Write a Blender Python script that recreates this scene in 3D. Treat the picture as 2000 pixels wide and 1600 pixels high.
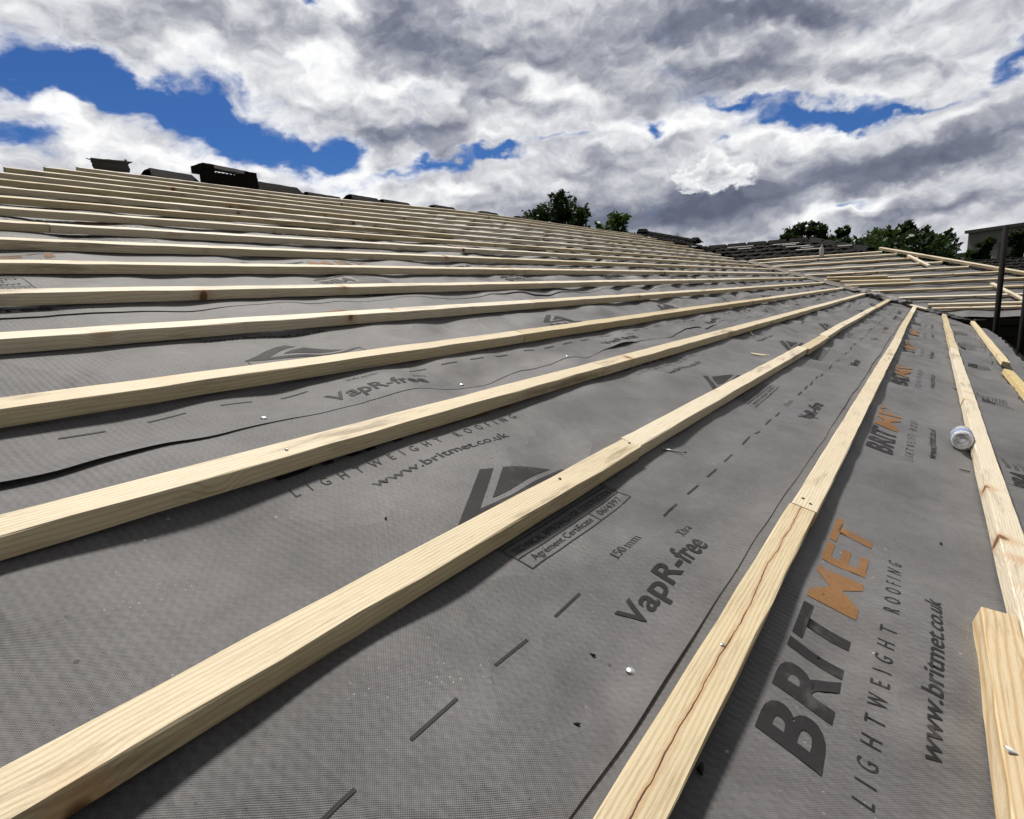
import bpy, bmesh, math, random
import numpy as np
from mathutils import Matrix, Vector

for o in list(bpy.data.objects):
    bpy.data.objects.remove(o, do_unlink=True)
S = bpy.context.scene
COL = S.collection
rnd = random.Random(7)
RAD = math.radians

# ------------------------------------------------------------------ frame of the roof
P = 0.281783                       # roof pitch (16 degrees)
CP, SP, TP = math.cos(P), math.sin(P), math.tan(P)
RZ = 3.0                           # height of the roof origin over the ground
HC = 0.5110                        # eye height over the roof plane

# ------------------------------------------------------------------ camera
cam = bpy.data.cameras.new('camera'); camo = bpy.data.objects.new('camera', cam); COL.objects.link(camo)
cx = Vector((0.562635, -0.825396, -0.046516)); cy = Vector((0.179718, 0.067197, 0.981420)); cz = Vector((-0.806934, -0.560541, 0.186146))
M = Matrix((cx, cy, cz)).transposed().to_4x4(); M.translation = Vector((0, -HC*SP, RZ + HC*CP))
camo.matrix_world = M
cam.sensor_fit = 'HORIZONTAL'; cam.sensor_width = 36; cam.lens = 36*1177.28/2000
cam.clip_start = 0.02; cam.clip_end = 4000
S.camera = camo
CAMPOS = np.array(M.translation)

# ------------------------------------------------------------------ light and exposure
SUN_AZ, SUN_EL = 46.0, 60.0        # azimuth counted from +X towards +Y
S.view_settings.view_transform = 'Standard'; S.view_settings.look = 'None'
S.view_settings.exposure = 0.0; S.view_settings.gamma = 1.0
sd = bpy.data.lights.new('sun', 'SUN'); sd.energy = 4.2; sd.angle = RAD(7); sd.color = (1.0, 0.95, 0.87)
so = bpy.data.objects.new('sun', sd); COL.objects.link(so)
sv = Vector((math.cos(RAD(SUN_EL))*math.cos(RAD(SUN_AZ)), math.cos(RAD(SUN_EL))*math.sin(RAD(SUN_AZ)), math.sin(RAD(SUN_EL))))
so.rotation_euler = sv.to_track_quat('Z', 'Y').to_euler()

# ------------------------------------------------------------------ node helpers
class NT:
    def __init__(s, tree): s.t = tree; s.n = tree.nodes; s.l = tree.links
    def new(s, typ, **kw):
        n = s.n.new(typ)
        for k, v in kw.items(): setattr(n, k, v)
        return n
    def put(s, sock, v):
        if v is None: return
        if isinstance(v, bpy.types.NodeSocket): s.l.new(v, sock)
        else:
            if hasattr(sock.default_value, '__len__') and not hasattr(v, '__len__'): v = [v]*len(sock.default_value)
            if hasattr(v, '__len__') and len(sock.default_value) == 4 and len(v) == 3: v = list(v) + [1]
            sock.default_value = v
    def math(s, op, a, b=None, c=None, clamp=False):
        n = s.new('ShaderNodeMath', operation=op, use_clamp=clamp)
        s.put(n.inputs[0], a); s.put(n.inputs[1], b); s.put(n.inputs[2], c)
        return n.outputs[0]
    def vmath(s, op, a, b=None, scale=None):
        n = s.new('ShaderNodeVectorMath', operation=op)
        s.put(n.inputs[0], a); s.put(n.inputs[1], b)
        if scale is not None: s.put(n.inputs['Scale'], scale)
        return n.outputs['Value'] if op in ('DOT_PRODUCT', 'LENGTH', 'DISTANCE') else n.outputs[0]
    def noise(s, vec, scale, detail=4, rough=.55, dist=0, color=False, lac=2.0):
        n = s.new('ShaderNodeTexNoise'); s.put(n.inputs['Vector'], vec)
        n.inputs['Scale'].default_value = scale; n.inputs['Detail'].default_value = detail
        n.inputs['Roughness'].default_value = rough; n.inputs['Distortion'].default_value = dist
        n.inputs['Lacunarity'].default_value = lac
        return n.outputs['Color' if color else 'Fac']
    def ramp(s, fac, pts, interp='LINEAR'):
        n = s.new('ShaderNodeValToRGB'); r = n.color_ramp; r.interpolation = interp
        while len(r.elements) < len(pts): r.elements.new(.5)
        for e, (p, c) in zip(r.elements, pts):
            e.position = p; e.color = (*c, 1) if hasattr(c, '__len__') else (c, c, c, 1)
        s.put(n.inputs[0], fac); return n.outputs['Color']
    def step(s, v, a, b, lo=0., hi=1.):
        n = s.new('ShaderNodeMapRange', interpolation_type='SMOOTHSTEP')
        s.put(n.inputs[0], v)
        for i, x in zip((1, 2, 3, 4), (a, b, lo, hi)): s.put(n.inputs[i], x)
        return n.outputs[0]
    def mix(s, fac, a, b, blend='MIX'):
        n = s.new('ShaderNodeMix', data_type='RGBA', blend_type=blend)
        s.put(n.inputs[0], fac); s.put(n.inputs[6], a); s.put(n.inputs[7], b)
        return n.outputs[2]
    def mapv(s, vec, scale=(1, 1, 1), loc=(0, 0, 0), rot=(0, 0, 0)):
        n = s.new('ShaderNodeMapping'); s.put(n.inputs[0], vec)
        s.put(n.inputs['Location'], loc); s.put(n.inputs['Rotation'], rot); s.put(n.inputs['Scale'], scale)
        return n.outputs[0]

# ------------------------------------------------------------------ sky with clouds (laid out by compass bearing and height)
W = bpy.data.worlds.new('World'); S.world = W; W.use_nodes = True
W.node_tree.nodes.clear()
w = NT(W.node_tree)
dirv = w.new('ShaderNodeTexCoord').outputs['Generated']
sep = w.new('ShaderNodeSeparateXYZ'); w.put(sep.inputs[0], dirv)
dx, dy, dz = sep.outputs
azd = w.math('MULTIPLY', w.math('ARCTAN2', dy, dx), 57.29578)
eld = w.math('MULTIPLY', w.math('ARCSINE', dz), 57.29578)
comb = w.new('ShaderNodeCombineXYZ'); w.put(comb.inputs[0], azd); w.put(comb.inputs[1], eld)
ae = comb.outputs[0]
zz = w.math('ADD', w.math('MAXIMUM', dz, 0.0), 0.16)
plane = w.vmath('DIVIDE', dirv, None)
cz3 = w.new('ShaderNodeCombineXYZ')
for i in range(3): w.put(cz3.inputs[i], zz)
W.node_tree.links.new(cz3.outputs[0], plane.node.inputs[1])
# warp of the bearing/height field so that no edge stays smooth
wn = w.noise(w.mapv(ae, (.085, .13, 0)), 1.0, 5, .55, color=True)
warp = w.vmath('MULTIPLY', w.vmath('SUBTRACT', wn, (.5, .5, .5)), (9.0, 5.5, 0))
wn2 = w.noise(w.mapv(ae, (.30, .42, 0), (3, 7, 0)), 1.0, 8, .50, color=True)
warp2 = w.vmath('MULTIPLY', w.vmath('SUBTRACT', wn2, (.5, .5, .5)), (6.0, 4.0, 0))
aw = w.vmath('ADD', w.vmath('ADD', ae, warp), warp2)
aws = w.vmath('ADD', w.vmath('ADD', ae, w.vmath('SCALE', warp, None, .6)), warp2)
awn = w.vmath('ADD', ae, w.vmath('SCALE', warp2, None, .55))

CR = np.array([[cx[i], -cy[i], -cz[i]] for i in range(3)])   # only used here to turn measured sight lines into bearings
def bearing(px, py):
    d = CR @ np.array([(px-1000)/1177.28, (py-800)/1177.28, 1.0]); d /= np.linalg.norm(d)
    return np.array([math.degrees(math.atan2(d[1], d[0])), math.degrees(math.asin(d[2]))])
def blob(px, py, rx, ry, ang=0, src=None):
    c = bearing(px, py)
    J = np.stack([(bearing(px+1, py)-c), (bearing(px, py+1)-c)], 1)
    a = RAD(ang); E = np.array([[math.cos(a)*rx, -math.sin(a)*ry], [math.sin(a)*rx, math.cos(a)*ry]])
    Mi = np.linalg.inv(J @ E)
    q = w.vmath('SUBTRACT', src if src is not None else aw, (float(c[0]), float(c[1]), 0))
    a1 = w.vmath('DOT_PRODUCT', q, (float(Mi[0, 0]), float(Mi[0, 1]), 0))
    a2 = w.vmath('DOT_PRODUCT', q, (float(Mi[1, 0]), float(Mi[1, 1]), 0))
    r2 = w.math('MULTIPLY_ADD', a1, a1, w.math('MULTIPLY', a2, a2))
    return w.math('POWER', 2.71828, w.math('MULTIPLY', r2, -1.0))
def total(items, src=None):
    acc = None
    for (px, py, rx, ry, ang, s) in items:
        b = blob(px, py, rx, ry, ang, src)
        acc = w.math('MULTIPLY_ADD', b, s, acc if acc is not None else 0.0)
    return acc
GAPS = [(60, 122, 150, 48, 12, 1.15), (230, 168, 170, 50, 20, 1.2), (400, 228, 160, 54, 24, 1.25), (540, 282, 130, 52, 20, 1.3), (640, 305, 60, 28, 0, .9), (25, 248, 80, 28, 12, 1.0),
        (860, 332, 120, 17, -14, 1.1), (960, 305, 50, 12, -12, .8), (1600, 212, 130, 26, -4, 1.25), (1690, 232, 60, 20, 0, .9), (1262, 228, 34, 17, 0, 1.0), (1470, 192, 80, 12, 0, .9),
        (1975, 128, 70, 24, -30, 1.0), (620, 4, 36, 16, 20, .8), (1770, 216, 70, 10, -14, .8), (1440, 268, 34, 13, 0, .6), (1010, 292, 30, 12, -10, .7),
        (480, 165, 70, 12, 22, .45), (1110, 272, 40, 9, 0, .5), (1670, 400, 30, 8, -10, .5)]
DARK = [(850, 90, 140, 70, 10, .80), (740, 40, 60, 50, 0, .4), (1050, 110, 130, 50, 0, .35), (810, 272, 120, 38, 6, .9), (1360, 150, 120, 46, -14, .85), (1270, 60, 110, 50, 0, .45),
        (1530, 18, 150, 30, 4, 1.15), (1340, 45, 60, 34, 0, .6), (1500, 115, 70, 34, 0, .6), (1680, 120, 100, 30, 0, .4), (950, 195, 90, 22, 8, .5),
        (1200, 425, 260, 36, 4, .75), (1500, 375, 300, 36, -10, .75), (1800, 310, 260, 40, -16, .75), (1950, 300, 120, 40, 0, .5), (1120, 330, 110, 16, -6, .4), (1330, 400, 120, 34, 0, .5),
        (500, 40, 160, 30, 6, .4), (200, 40, 200, 34, 5, .3), (1740, 420, 180, 18, -8, .5), (70, 285, 90, 20, 8, .25), (1920, 390, 130, 20, -10, .5), (1300, 275, 60, 10, 0, .3), (620, 210, 60, 16, 10, .3)]
LITE = [(640, 110, 70, 50, 30, .8), (830, 180, 110, 18, 4, .7), (1035, 145, 50, 28, 0, .6), (690, 15, 50, 22, 0, .6), (700, 350, 80, 40, 25, .9), (640, 325, 26, 30, 0, .7),
        (110, 215, 90, 24, 45, .8), (240, 270, 120, 30, 22, .6), (420, 325, 200, 18, 10, .7), (1120, 180, 80, 20, 0, .6), (1430, 100, 40, 22, 0, .6), (1490, 60, 40, 12, 0, .4), (950, 265, 40, 20, 0, .5), (730, 245, 80, 14, 0, .5),
        (1540, 262, 150, 14, -4, .6), (1620, 418, 120, 16, -12, .7), (1800, 370, 80, 12, -20, .4), (1140, 245, 120, 20, -4, .5), (900, 362, 130, 16, -12, .6), (420, 120, 160, 22, 18, .4), (1850, 238, 140, 14, -20, .5), (1750, 90, 120, 20, 0, .35), (1330, 240, 100, 16, 0, .5), (300, 150, 160, 14, 20, .4), (1700, 170, 120, 14, 0, .4)]
gap = total(GAPS); dark = total(DARK, aws); lite = total(LITE, aws)
sm = w.vmath('ADD', ae, w.vmath('SCALE', w.vmath('SUBTRACT', w.noise(w.mapv(ae, (.9, 1.2, 0), (2, 1, 0)), 1.0, 6, .55, color=True), (.5, .5, .5)), None, 2.6))
small = total([(1350, 350, 46, 17, -4, 1.0), (1432, 345, 50, 20, -12, 1.0), (1392, 318, 24, 44, 8, 1.0), (1348, 376, 18, 6, 0, .9)], sm)    # the one detached little cloud
# billows: rounded cells over a broken noise, and the same billows a little further up towards the sun
def billow(off, det):
    v = w.new('ShaderNodeTexVoronoi', feature='F1'); w.put(v.inputs['Vector'], w.mapv(awn, (.17, .27, 0), off)); v.inputs['Scale'].default_value = 1.0
    v.inputs['Detail'].default_value = det; v.inputs['Roughness'].default_value = .52; v.inputs['Lacunarity'].default_value = 2.3;
    v.normalize = True
    n = w.noise(w.mapv(awn, (.13, .21, 0), tuple(x*.77 for x in off)), 1.0, det+2, .52)
    return w.math('ADD', w.math('MULTIPLY_ADD', v.outputs['Distance'], -.62, .72), w.math('MULTIPLY', w.math('SUBTRACT', n, .5), .75))
d0 = billow((0, 0, 0), 4); d1 = billow((-.03, .17, 0), 3)
fine = w.noise(w.mapv(awn, (.55, .80, 0), (5, 2, 0)), 1.0, 7, .55)
wisp = w.noise(w.mapv(aw, (.22, .60, 0), (1, 4, 0), (0, 0, .35)), 1.0, 9, .62)
cover = w.math('SUBTRACT', w.math('MULTIPLY_ADD', w.math('SUBTRACT', d0, .5), 1.5, .74), gap)
cover = w.math('MULTIPLY_ADD', w.math('SUBTRACT', fine, .5), .55, cover)
cover = w.math('MULTIPLY_ADD', w.math('SUBTRACT', wisp, .5), 1.1, cover)
alpha = w.step(cover, -.26, .66)
shade = w.math('MULTIPLY_ADD', w.math('SUBTRACT', d0, d1), 1.7, w.math('MULTIPLY', w.math('SUBTRACT', fine, .5), .42))
bri = w.math('ADD', w.math('MULTIPLY_ADD', dark, -.48, .635), w.math('MULTIPLY', lite, .46))
bri = w.math('ADD', bri, shade)
bri = w.math('MULTIPLY_ADD', w.math('SUBTRACT', d0, .5), -.35, bri)
thin = w.step(cover, .95, .25)
bri = w.math('MULTIPLY_ADD', thin, .16, bri)
sa = w.math('MULTIPLY', w.step(w.math('MULTIPLY_ADD', w.math('SUBTRACT', fine, .5), .5, small), .18, .74), .92)
sb = w.math('ADD', w.math('MULTIPLY_ADD', w.math('SUBTRACT', d0, d1), 1.2, .95), w.math('MULTIPLY', w.math('SUBTRACT', small, .5), -.42))
bri = w.math('ADD', w.math('MULTIPLY', bri, w.math('SUBTRACT', 1.0, sa)), w.math('MULTIPLY', sb, sa))
cl = w.ramp(bri, [(0.0, (.12, .135, .19)), (.28, (.205, .222, .29)), (.50, (.395, .41, .465)), (.72, (.70, .71, .74)), (.95, (1.0, 1.0, 1.0))])
# unseen cloud behind and overhead is dimmed so that batten sides stay dark
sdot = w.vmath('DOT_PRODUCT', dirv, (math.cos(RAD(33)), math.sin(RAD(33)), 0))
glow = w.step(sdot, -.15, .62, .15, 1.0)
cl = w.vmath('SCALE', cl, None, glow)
sky = w.new('ShaderNodeTexSky', sky_type='NISHITA'); sky.sun_disc = False
sky.sun_elevation = RAD(SUN_EL); sky.sun_rotation = RAD(90 - SUN_AZ); sky.air_density = 1.0; sky.dust_density = .4; sky.ozone_density = 2.0
SKYS = 0.10
blue = w.vmath('MULTIPLY', sky.outputs[0], (.17, .33, .62))       # deep blue as between the clouds
clb = w.vmath('SCALE', cl, None, 1.0/SKYS)
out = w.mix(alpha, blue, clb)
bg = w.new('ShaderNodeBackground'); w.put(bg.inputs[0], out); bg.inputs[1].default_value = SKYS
wo = w.new('ShaderNodeOutputWorld'); w.l.new(bg.outputs[0], wo.inputs[0])
W.cycles.sampling_method = 'MANUAL'; W.cycles.sample_map_resolution = 512

# ------------------------------------------------------------------ object helpers
def link(o, parent=None):
    COL.objects.link(o)
    if parent is not None: o.parent = parent
    return o
def tag(o, label=None, cat=None, group=None, kind=None):
    if label: o['label'] = label
    if cat: o['category'] = cat
    if group: o['group'] = group
    if kind: o['kind'] = kind
    return o
def mesh(name, verts, faces, mats, parent=None, smooth=False, midx=None):
    me = bpy.data.meshes.new(name)
    verts = np.asarray(verts, dtype=np.float64)
    if isinstance(faces, np.ndarray) and faces.ndim == 2:
        n, k = faces.shape
        me.vertices.add(len(verts)); me.vertices.foreach_set('co', verts.ravel())
        me.loops.add(n*k); me.loops.foreach_set('vertex_index', faces.ravel().astype(np.int32))
        me.polygons.add(n); me.polygons.foreach_set('loop_start', np.arange(0, n*k, k, dtype=np.int32))
        me.update(calc_edges=True)
    else:
        me.from_pydata([tuple(v) for v in verts], [], [tuple(f) for f in faces]); me.update()
    for m in (mats if isinstance(mats, (list, tuple)) else [mats]): me.materials.append(m)
    if midx is not None: me.polygons.foreach_set('material_index', np.asarray(midx, dtype=np.int32))
    if smooth: me.polygons.foreach_set('use_smooth', np.ones(len(me.polygons), dtype=bool))
    me.validate()
    return link(bpy.data.objects.new(name, me), parent)
def empty(name, loc=(0, 0, 0), rot=None):
    o = bpy.data.objects.new(name, None); o.empty_display_size = .2
    if rot is not None: o.matrix_world = Matrix.Translation(loc) @ rot.to_4x4()
    else: o.location = loc
    return link(o)
class MB:
    def __init__(s): s.v = []; s.f = []; s.m = []
    def add(s, vs, fs, mi=0):
        b = len(s.v); s.v += [tuple(x) for x in vs]; s.f += [tuple(i+b for i in f) for f in fs]; s.m += [mi]*len(fs)
    def box(s, a, b, mi=0, mat=None):
        x0, y0, z0 = a; x1, y1, z1 = b
        vs = [(x0, y0, z0), (x1, y0, z0), (x1, y1, z0), (x0, y1, z0), (x0, y0, z1), (x1, y0, z1), (x1, y1, z1), (x0, y1, z1)]
        if mat is not None: vs = [tuple(mat @ Vector(q)) for q in vs]
        s.add(vs, [(0, 3, 2, 1), (4, 5, 6, 7), (0, 1, 5, 4), (1, 2, 6, 5), (2, 3, 7, 6), (3, 0, 4, 7)], mi)
    def tube(s, pts, rad, n=12, mi=0, caps=True):
        pts = [Vector(q) for q in pts]; rs = rad if hasattr(rad, '__len__') else [rad]*len(pts)
        b = len(s.v); up = Vector((0.13, .31, .94))
        for i, q in enumerate(pts):
            t = (pts[min(i+1, len(pts)-1)] - pts[max(i-1, 0)]).normalized()
            a = t.cross(up)
            if a.length < 1e-4: a = t.cross(Vector((1, 0, 0)))
            a.normalize(); c = t.cross(a)
            for k in range(n):
                g = 2*math.pi*k/n; s.v.append(tuple(q + (a*math.cos(g) + c*math.sin(g))*rs[i]))
        for i in range(len(pts)-1):
            for k in range(n):
                s.f.append((b+i*n+k, b+i*n+(k+1) % n, b+(i+1)*n+(k+1) % n, b+(i+1)*n+k)); s.m.append(mi)
        if caps:
            s.f.append(tuple(b+k for k in range(n))[::-1]); s.m.append(mi)
            s.f.append(tuple(b+(len(pts)-1)*n+k for k in range(n))); s.m.append(mi)
    def lathe(s, prof, n=24, mat=None, mi=0):
        b = len(s.v); m = len(prof)
        for (r, z) in prof:
            for k in range(n):
                g = 2*math.pi*k/n; q = Vector((r*math.cos(g), r*math.sin(g), z))
                s.v.append(tuple(mat @ q if mat is not None else q))
        for i in range(m-1):
            for k in range(n):
                s.f.append((b+i*n+k, b+i*n+(k+1) % n, b+(i+1)*n+(k+1) % n, b+(i+1)*n+k)); s.m.append(mi)
    def build(s, name, mats, parent=None, smooth=False): return mesh(name, s.v, s.f, mats, parent, smooth, s.m)

ROT_MAIN = Matrix.Rotation(P, 3, 'X')
O_MAIN = Vector((0, 0, RZ))
XW = 11.0                                                   # the valley runs from (11, 0) at 45 degrees in plan
ROT_WING = Matrix(((0, CP, -SP), (-1, 0, 0), (0, SP, CP)))   # columns: along the battens (-Y), up the slope (+X), normal
O_WING = Vector((XW, 0, RZ))
def Wm(u, v, z=0.): return O_MAIN + ROT_MAIN @ Vector((u, v, z))
def Ww(a, v, z=0.): return O_WING + ROT_WING @ Vector((a, v, z))
def frame(o, rot, org, u, v, z=0., yaw=0.):
    o.matrix_world = Matrix.Translation(org + rot @ Vector((u, v, z))) @ (rot @ Matrix.Rotation(yaw, 3, 'Z')).to_4x4()

# smooth random field
class Field:
    def __init__(s, seed, n, lmin, lmax):
        r = np.random.RandomState(seed); L = np.exp(r.uniform(math.log(lmin), math.log(lmax), n)); a = r.uniform(0, 2*math.pi, n)
        s.kx = 2*math.pi/L*np.cos(a); s.ky = 2*math.pi/L*np.sin(a); s.ph = r.uniform(0, 6.283, n); s.am = (L/lmax)**.7; s.am /= np.sqrt((s.am**2).sum()/2)
    def __call__(s, x, y):
        x = np.asarray(x, float); y = np.asarray(y, float); o = np.zeros(np.broadcast(x, y).shape)
        for a, b, c, d in zip(s.kx, s.ky, s.ph, s.am): o = o + d*np.sin(a*x+b*y+c)
        return o
def sst(x, a, b):
    t = np.clip((np.asarray(x, float)-a)/(b-a), 0, 1); return t*t*(3-2*t)

# ------------------------------------------------------------------ materials
def newmat(name):
    m = bpy.data.materials.new(name); m.use_nodes = True; m.node_tree.nodes.clear()
    t = NT(m.node_tree); b = t.new('ShaderNodeBsdfPrincipled'); o = t.new('ShaderNodeOutputMaterial')
    t.l.new(b.outputs[0], o.inputs[0]); return m, t, b
def bump(t, b, h, strength=.3, dist=.01):
    n = t.new('ShaderNodeBump'); n.inputs['Strength'].default_value = strength; n.inputs['Distance'].default_value = dist
    t.put(n.inputs['Height'], h); t.l.new(n.outputs[0], b.inputs['Normal'])
def simple(name, col, rough=.6, var=.15, scale=8., metal=0., spec=.5):
    m, t, b = newmat(name)
    oc = t.new('ShaderNodeTexCoord').outputs['Object']
    f = t.noise(oc, scale, 6, .6)
    c = t.mix(f, [x*(1-var) for x in col], [min(1, x*(1+var)) for x in col])
    t.put(b.inputs['Base Color'], c); b.inputs['Roughness'].default_value = rough; b.inputs['Metallic'].default_value = metal
    b.inputs['Specular IOR Level'].default_value = spec
    bump(t, b, f, .25, .01); return m

def pine(name, crack=False, tint=(1, 1, 1), stain=.8, knots=True, ringk=1.0, ringf=1.0):
    m, t, b = newmat(name)
    oc = t.new('ShaderNodeTexCoord').outputs['Object']
    oi = t.new('ShaderNodeObjectInfo').outputs['Random']
    off = t.new('ShaderNodeCombineXYZ'); t.put(off.inputs[0], t.math('MULTIPLY', oi, 37.)); t.put(off.inputs[1], t.math('MULTIPLY', oi, 11.)); t.put(off.inputs[2], t.math('MULTIPLY', oi, 5.))
    co = t.vmath('ADD', oc, off.outputs[0])
    # knots: sparse cells along the length
    vk = t.new('ShaderNodeTexVoronoi', feature='F1'); vk.inputs['Randomness'].default_value = 1.0
    t.put(vk.inputs['Vector'], t.mapv(co, (6.0, 4.2, 4.2))); vk.inputs['Scale'].default_value = 1.0
    kd = vk.outputs['Distance']
    near = t.step(kd, .36, .05)
    # growth rings: stretched along the length, pushed aside by knots
    wob = t.noise(t.mapv(co, (1.3, 9, 9)), 1.0, 3, .5)
    sp = t.new('ShaderNodeSeparateXYZ'); t.put(sp.inputs[0], co)
    q = t.math('ADD', t.math('MULTIPLY', sp.outputs[1], 1150.*ringf), t.math('MULTIPLY', sp.outputs[2], 700.*ringf))
    q = t.math('ADD', q, t.math('MULTIPLY', wob, 34.)); q = t.math('ADD', q, t.math('MULTIPLY', near, 14.))
    ring = t.math('MULTIPLY_ADD', t.math('SINE', q), .5, .5)
    ring = t.math('POWER', ring, 2.2)
    fib = t.noise(t.mapv(co, (14, 330, 330)), 1.0, 5, .7)
    broad = t.noise(t.mapv(co, (1.6, 14, 14)), 1.0, 4, .6)
    base = t.mix(broad, (.77*tint[0], .665*tint[1], .48*tint[2]), (.87*tint[0], .795*tint[1], .63*tint[2]))
    base = t.mix(t.math('MULTIPLY', ring, t.math('MULTIPLY_ADD', broad, .5*ringk, .18*ringk)), base, (.52*tint[0], .37*tint[1], .20*tint[2]))
    base = t.mix(t.step(fib, .50, .68, 0, .48), base, (.42, .31, .19))
    # saw-mill grime and blue stain in patches
    st = t.noise(t.mapv(co, (2.2, 16, 16), (5, 3, 1)), 1.0, 6, .68)
    base = t.mix(t.step(st, .54, .70, 0, stain), base, (.29, .225, .15))
    hue = t.math('SUBTRACT', t.math('FRACT', t.math('MULTIPLY', oi, 7.31)), .5)
    hs = t.new('ShaderNodeHueSaturation'); t.put(hs.inputs['Color'], base)
    t.put(hs.inputs['Value'], t.math('MULTIPLY_ADD', hue, .26, .98)); t.put(hs.inputs['Saturation'], t.math('MULTIPLY_ADD', hue, -.6, 1.06))
    base = hs.outputs[0]
    if knots:
        k1 = t.step(kd, .115, .07); gate = t.step(t.noise(t.mapv(co, (1.1, 1.5, 1.5), (9, 2, 4)), 1.0, 1, .5), .36, .44)
        k1 = t.math('MULTIPLY', k1, gate)
        base = t.mix(t.math('MULTIPLY', t.step(kd, .26, .10), t.math('MULTIPLY', gate, .5)), base, (.60, .32, .13))
        base = t.mix(t.math('MULTIPLY', k1, .95), base, (.17, .08, .035))
    if crack:
        so_ = t.new('ShaderNodeSeparateXYZ'); t.put(so_.inputs[0], oc)
        pth = t.noise(t.mapv(oc, (4.5, 0, 0)), 1.0, 5, .6)
        cy_ = t.math('MULTIPLY_ADD', t.math('SUBTRACT', pth, .5), .026, t.math('MULTIPLY_ADD', so_.outputs[0], .004, .0175))
        dd = t.math('ABSOLUTE', t.math('SUBTRACT', so_.outputs[1], cy_))
        wd = t.math('MULTIPLY_ADD', t.noise(t.mapv(oc, (14, 0, 0), (3, 0, 0)), 1.0, 3, .6), .0026, -.0006)
        top = t.step(so_.outputs[2], .030, .032)
        ck = t.math('MULTIPLY', t.math('LESS_THAN', dd, wd), top)
        halo = t.math('MULTIPLY', t.step(dd, .006, .001, 0, .55), top)
        base = t.mix(halo, base, (.55, .29, .13)); base = t.mix(ck, base, (.085, .048, .028))
    t.put(b.inputs['Base Color'], base); b.inputs['Roughness'].default_value = .58; b.inputs['Specular IOR Level'].default_value = .40
    h = t.math('ADD', t.math('MULTIPLY', fib, .6), t.math('MULTIPLY', t.noise(t.mapv(co, (160, 160, 160)), 1., 3, .6), .4))
    bump(t, b, h, .55, .0016)
    return m
PINE = pine('pine')
PINE_CRACK = pine('split_pine', crack=True, stain=.25)
PINE_YEL = pine('yellow_pine', tint=(1.0, .93, .72), stain=.2)
PINE_PALE = pine('bold_grain_pine', tint=(1.08, 1.04, 1.04), stain=.1, ringk=1.25, ringf=.5)
OLD_WOOD = pine('weathered_wood', tint=(.15, .15, .17), stain=.8)

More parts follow.
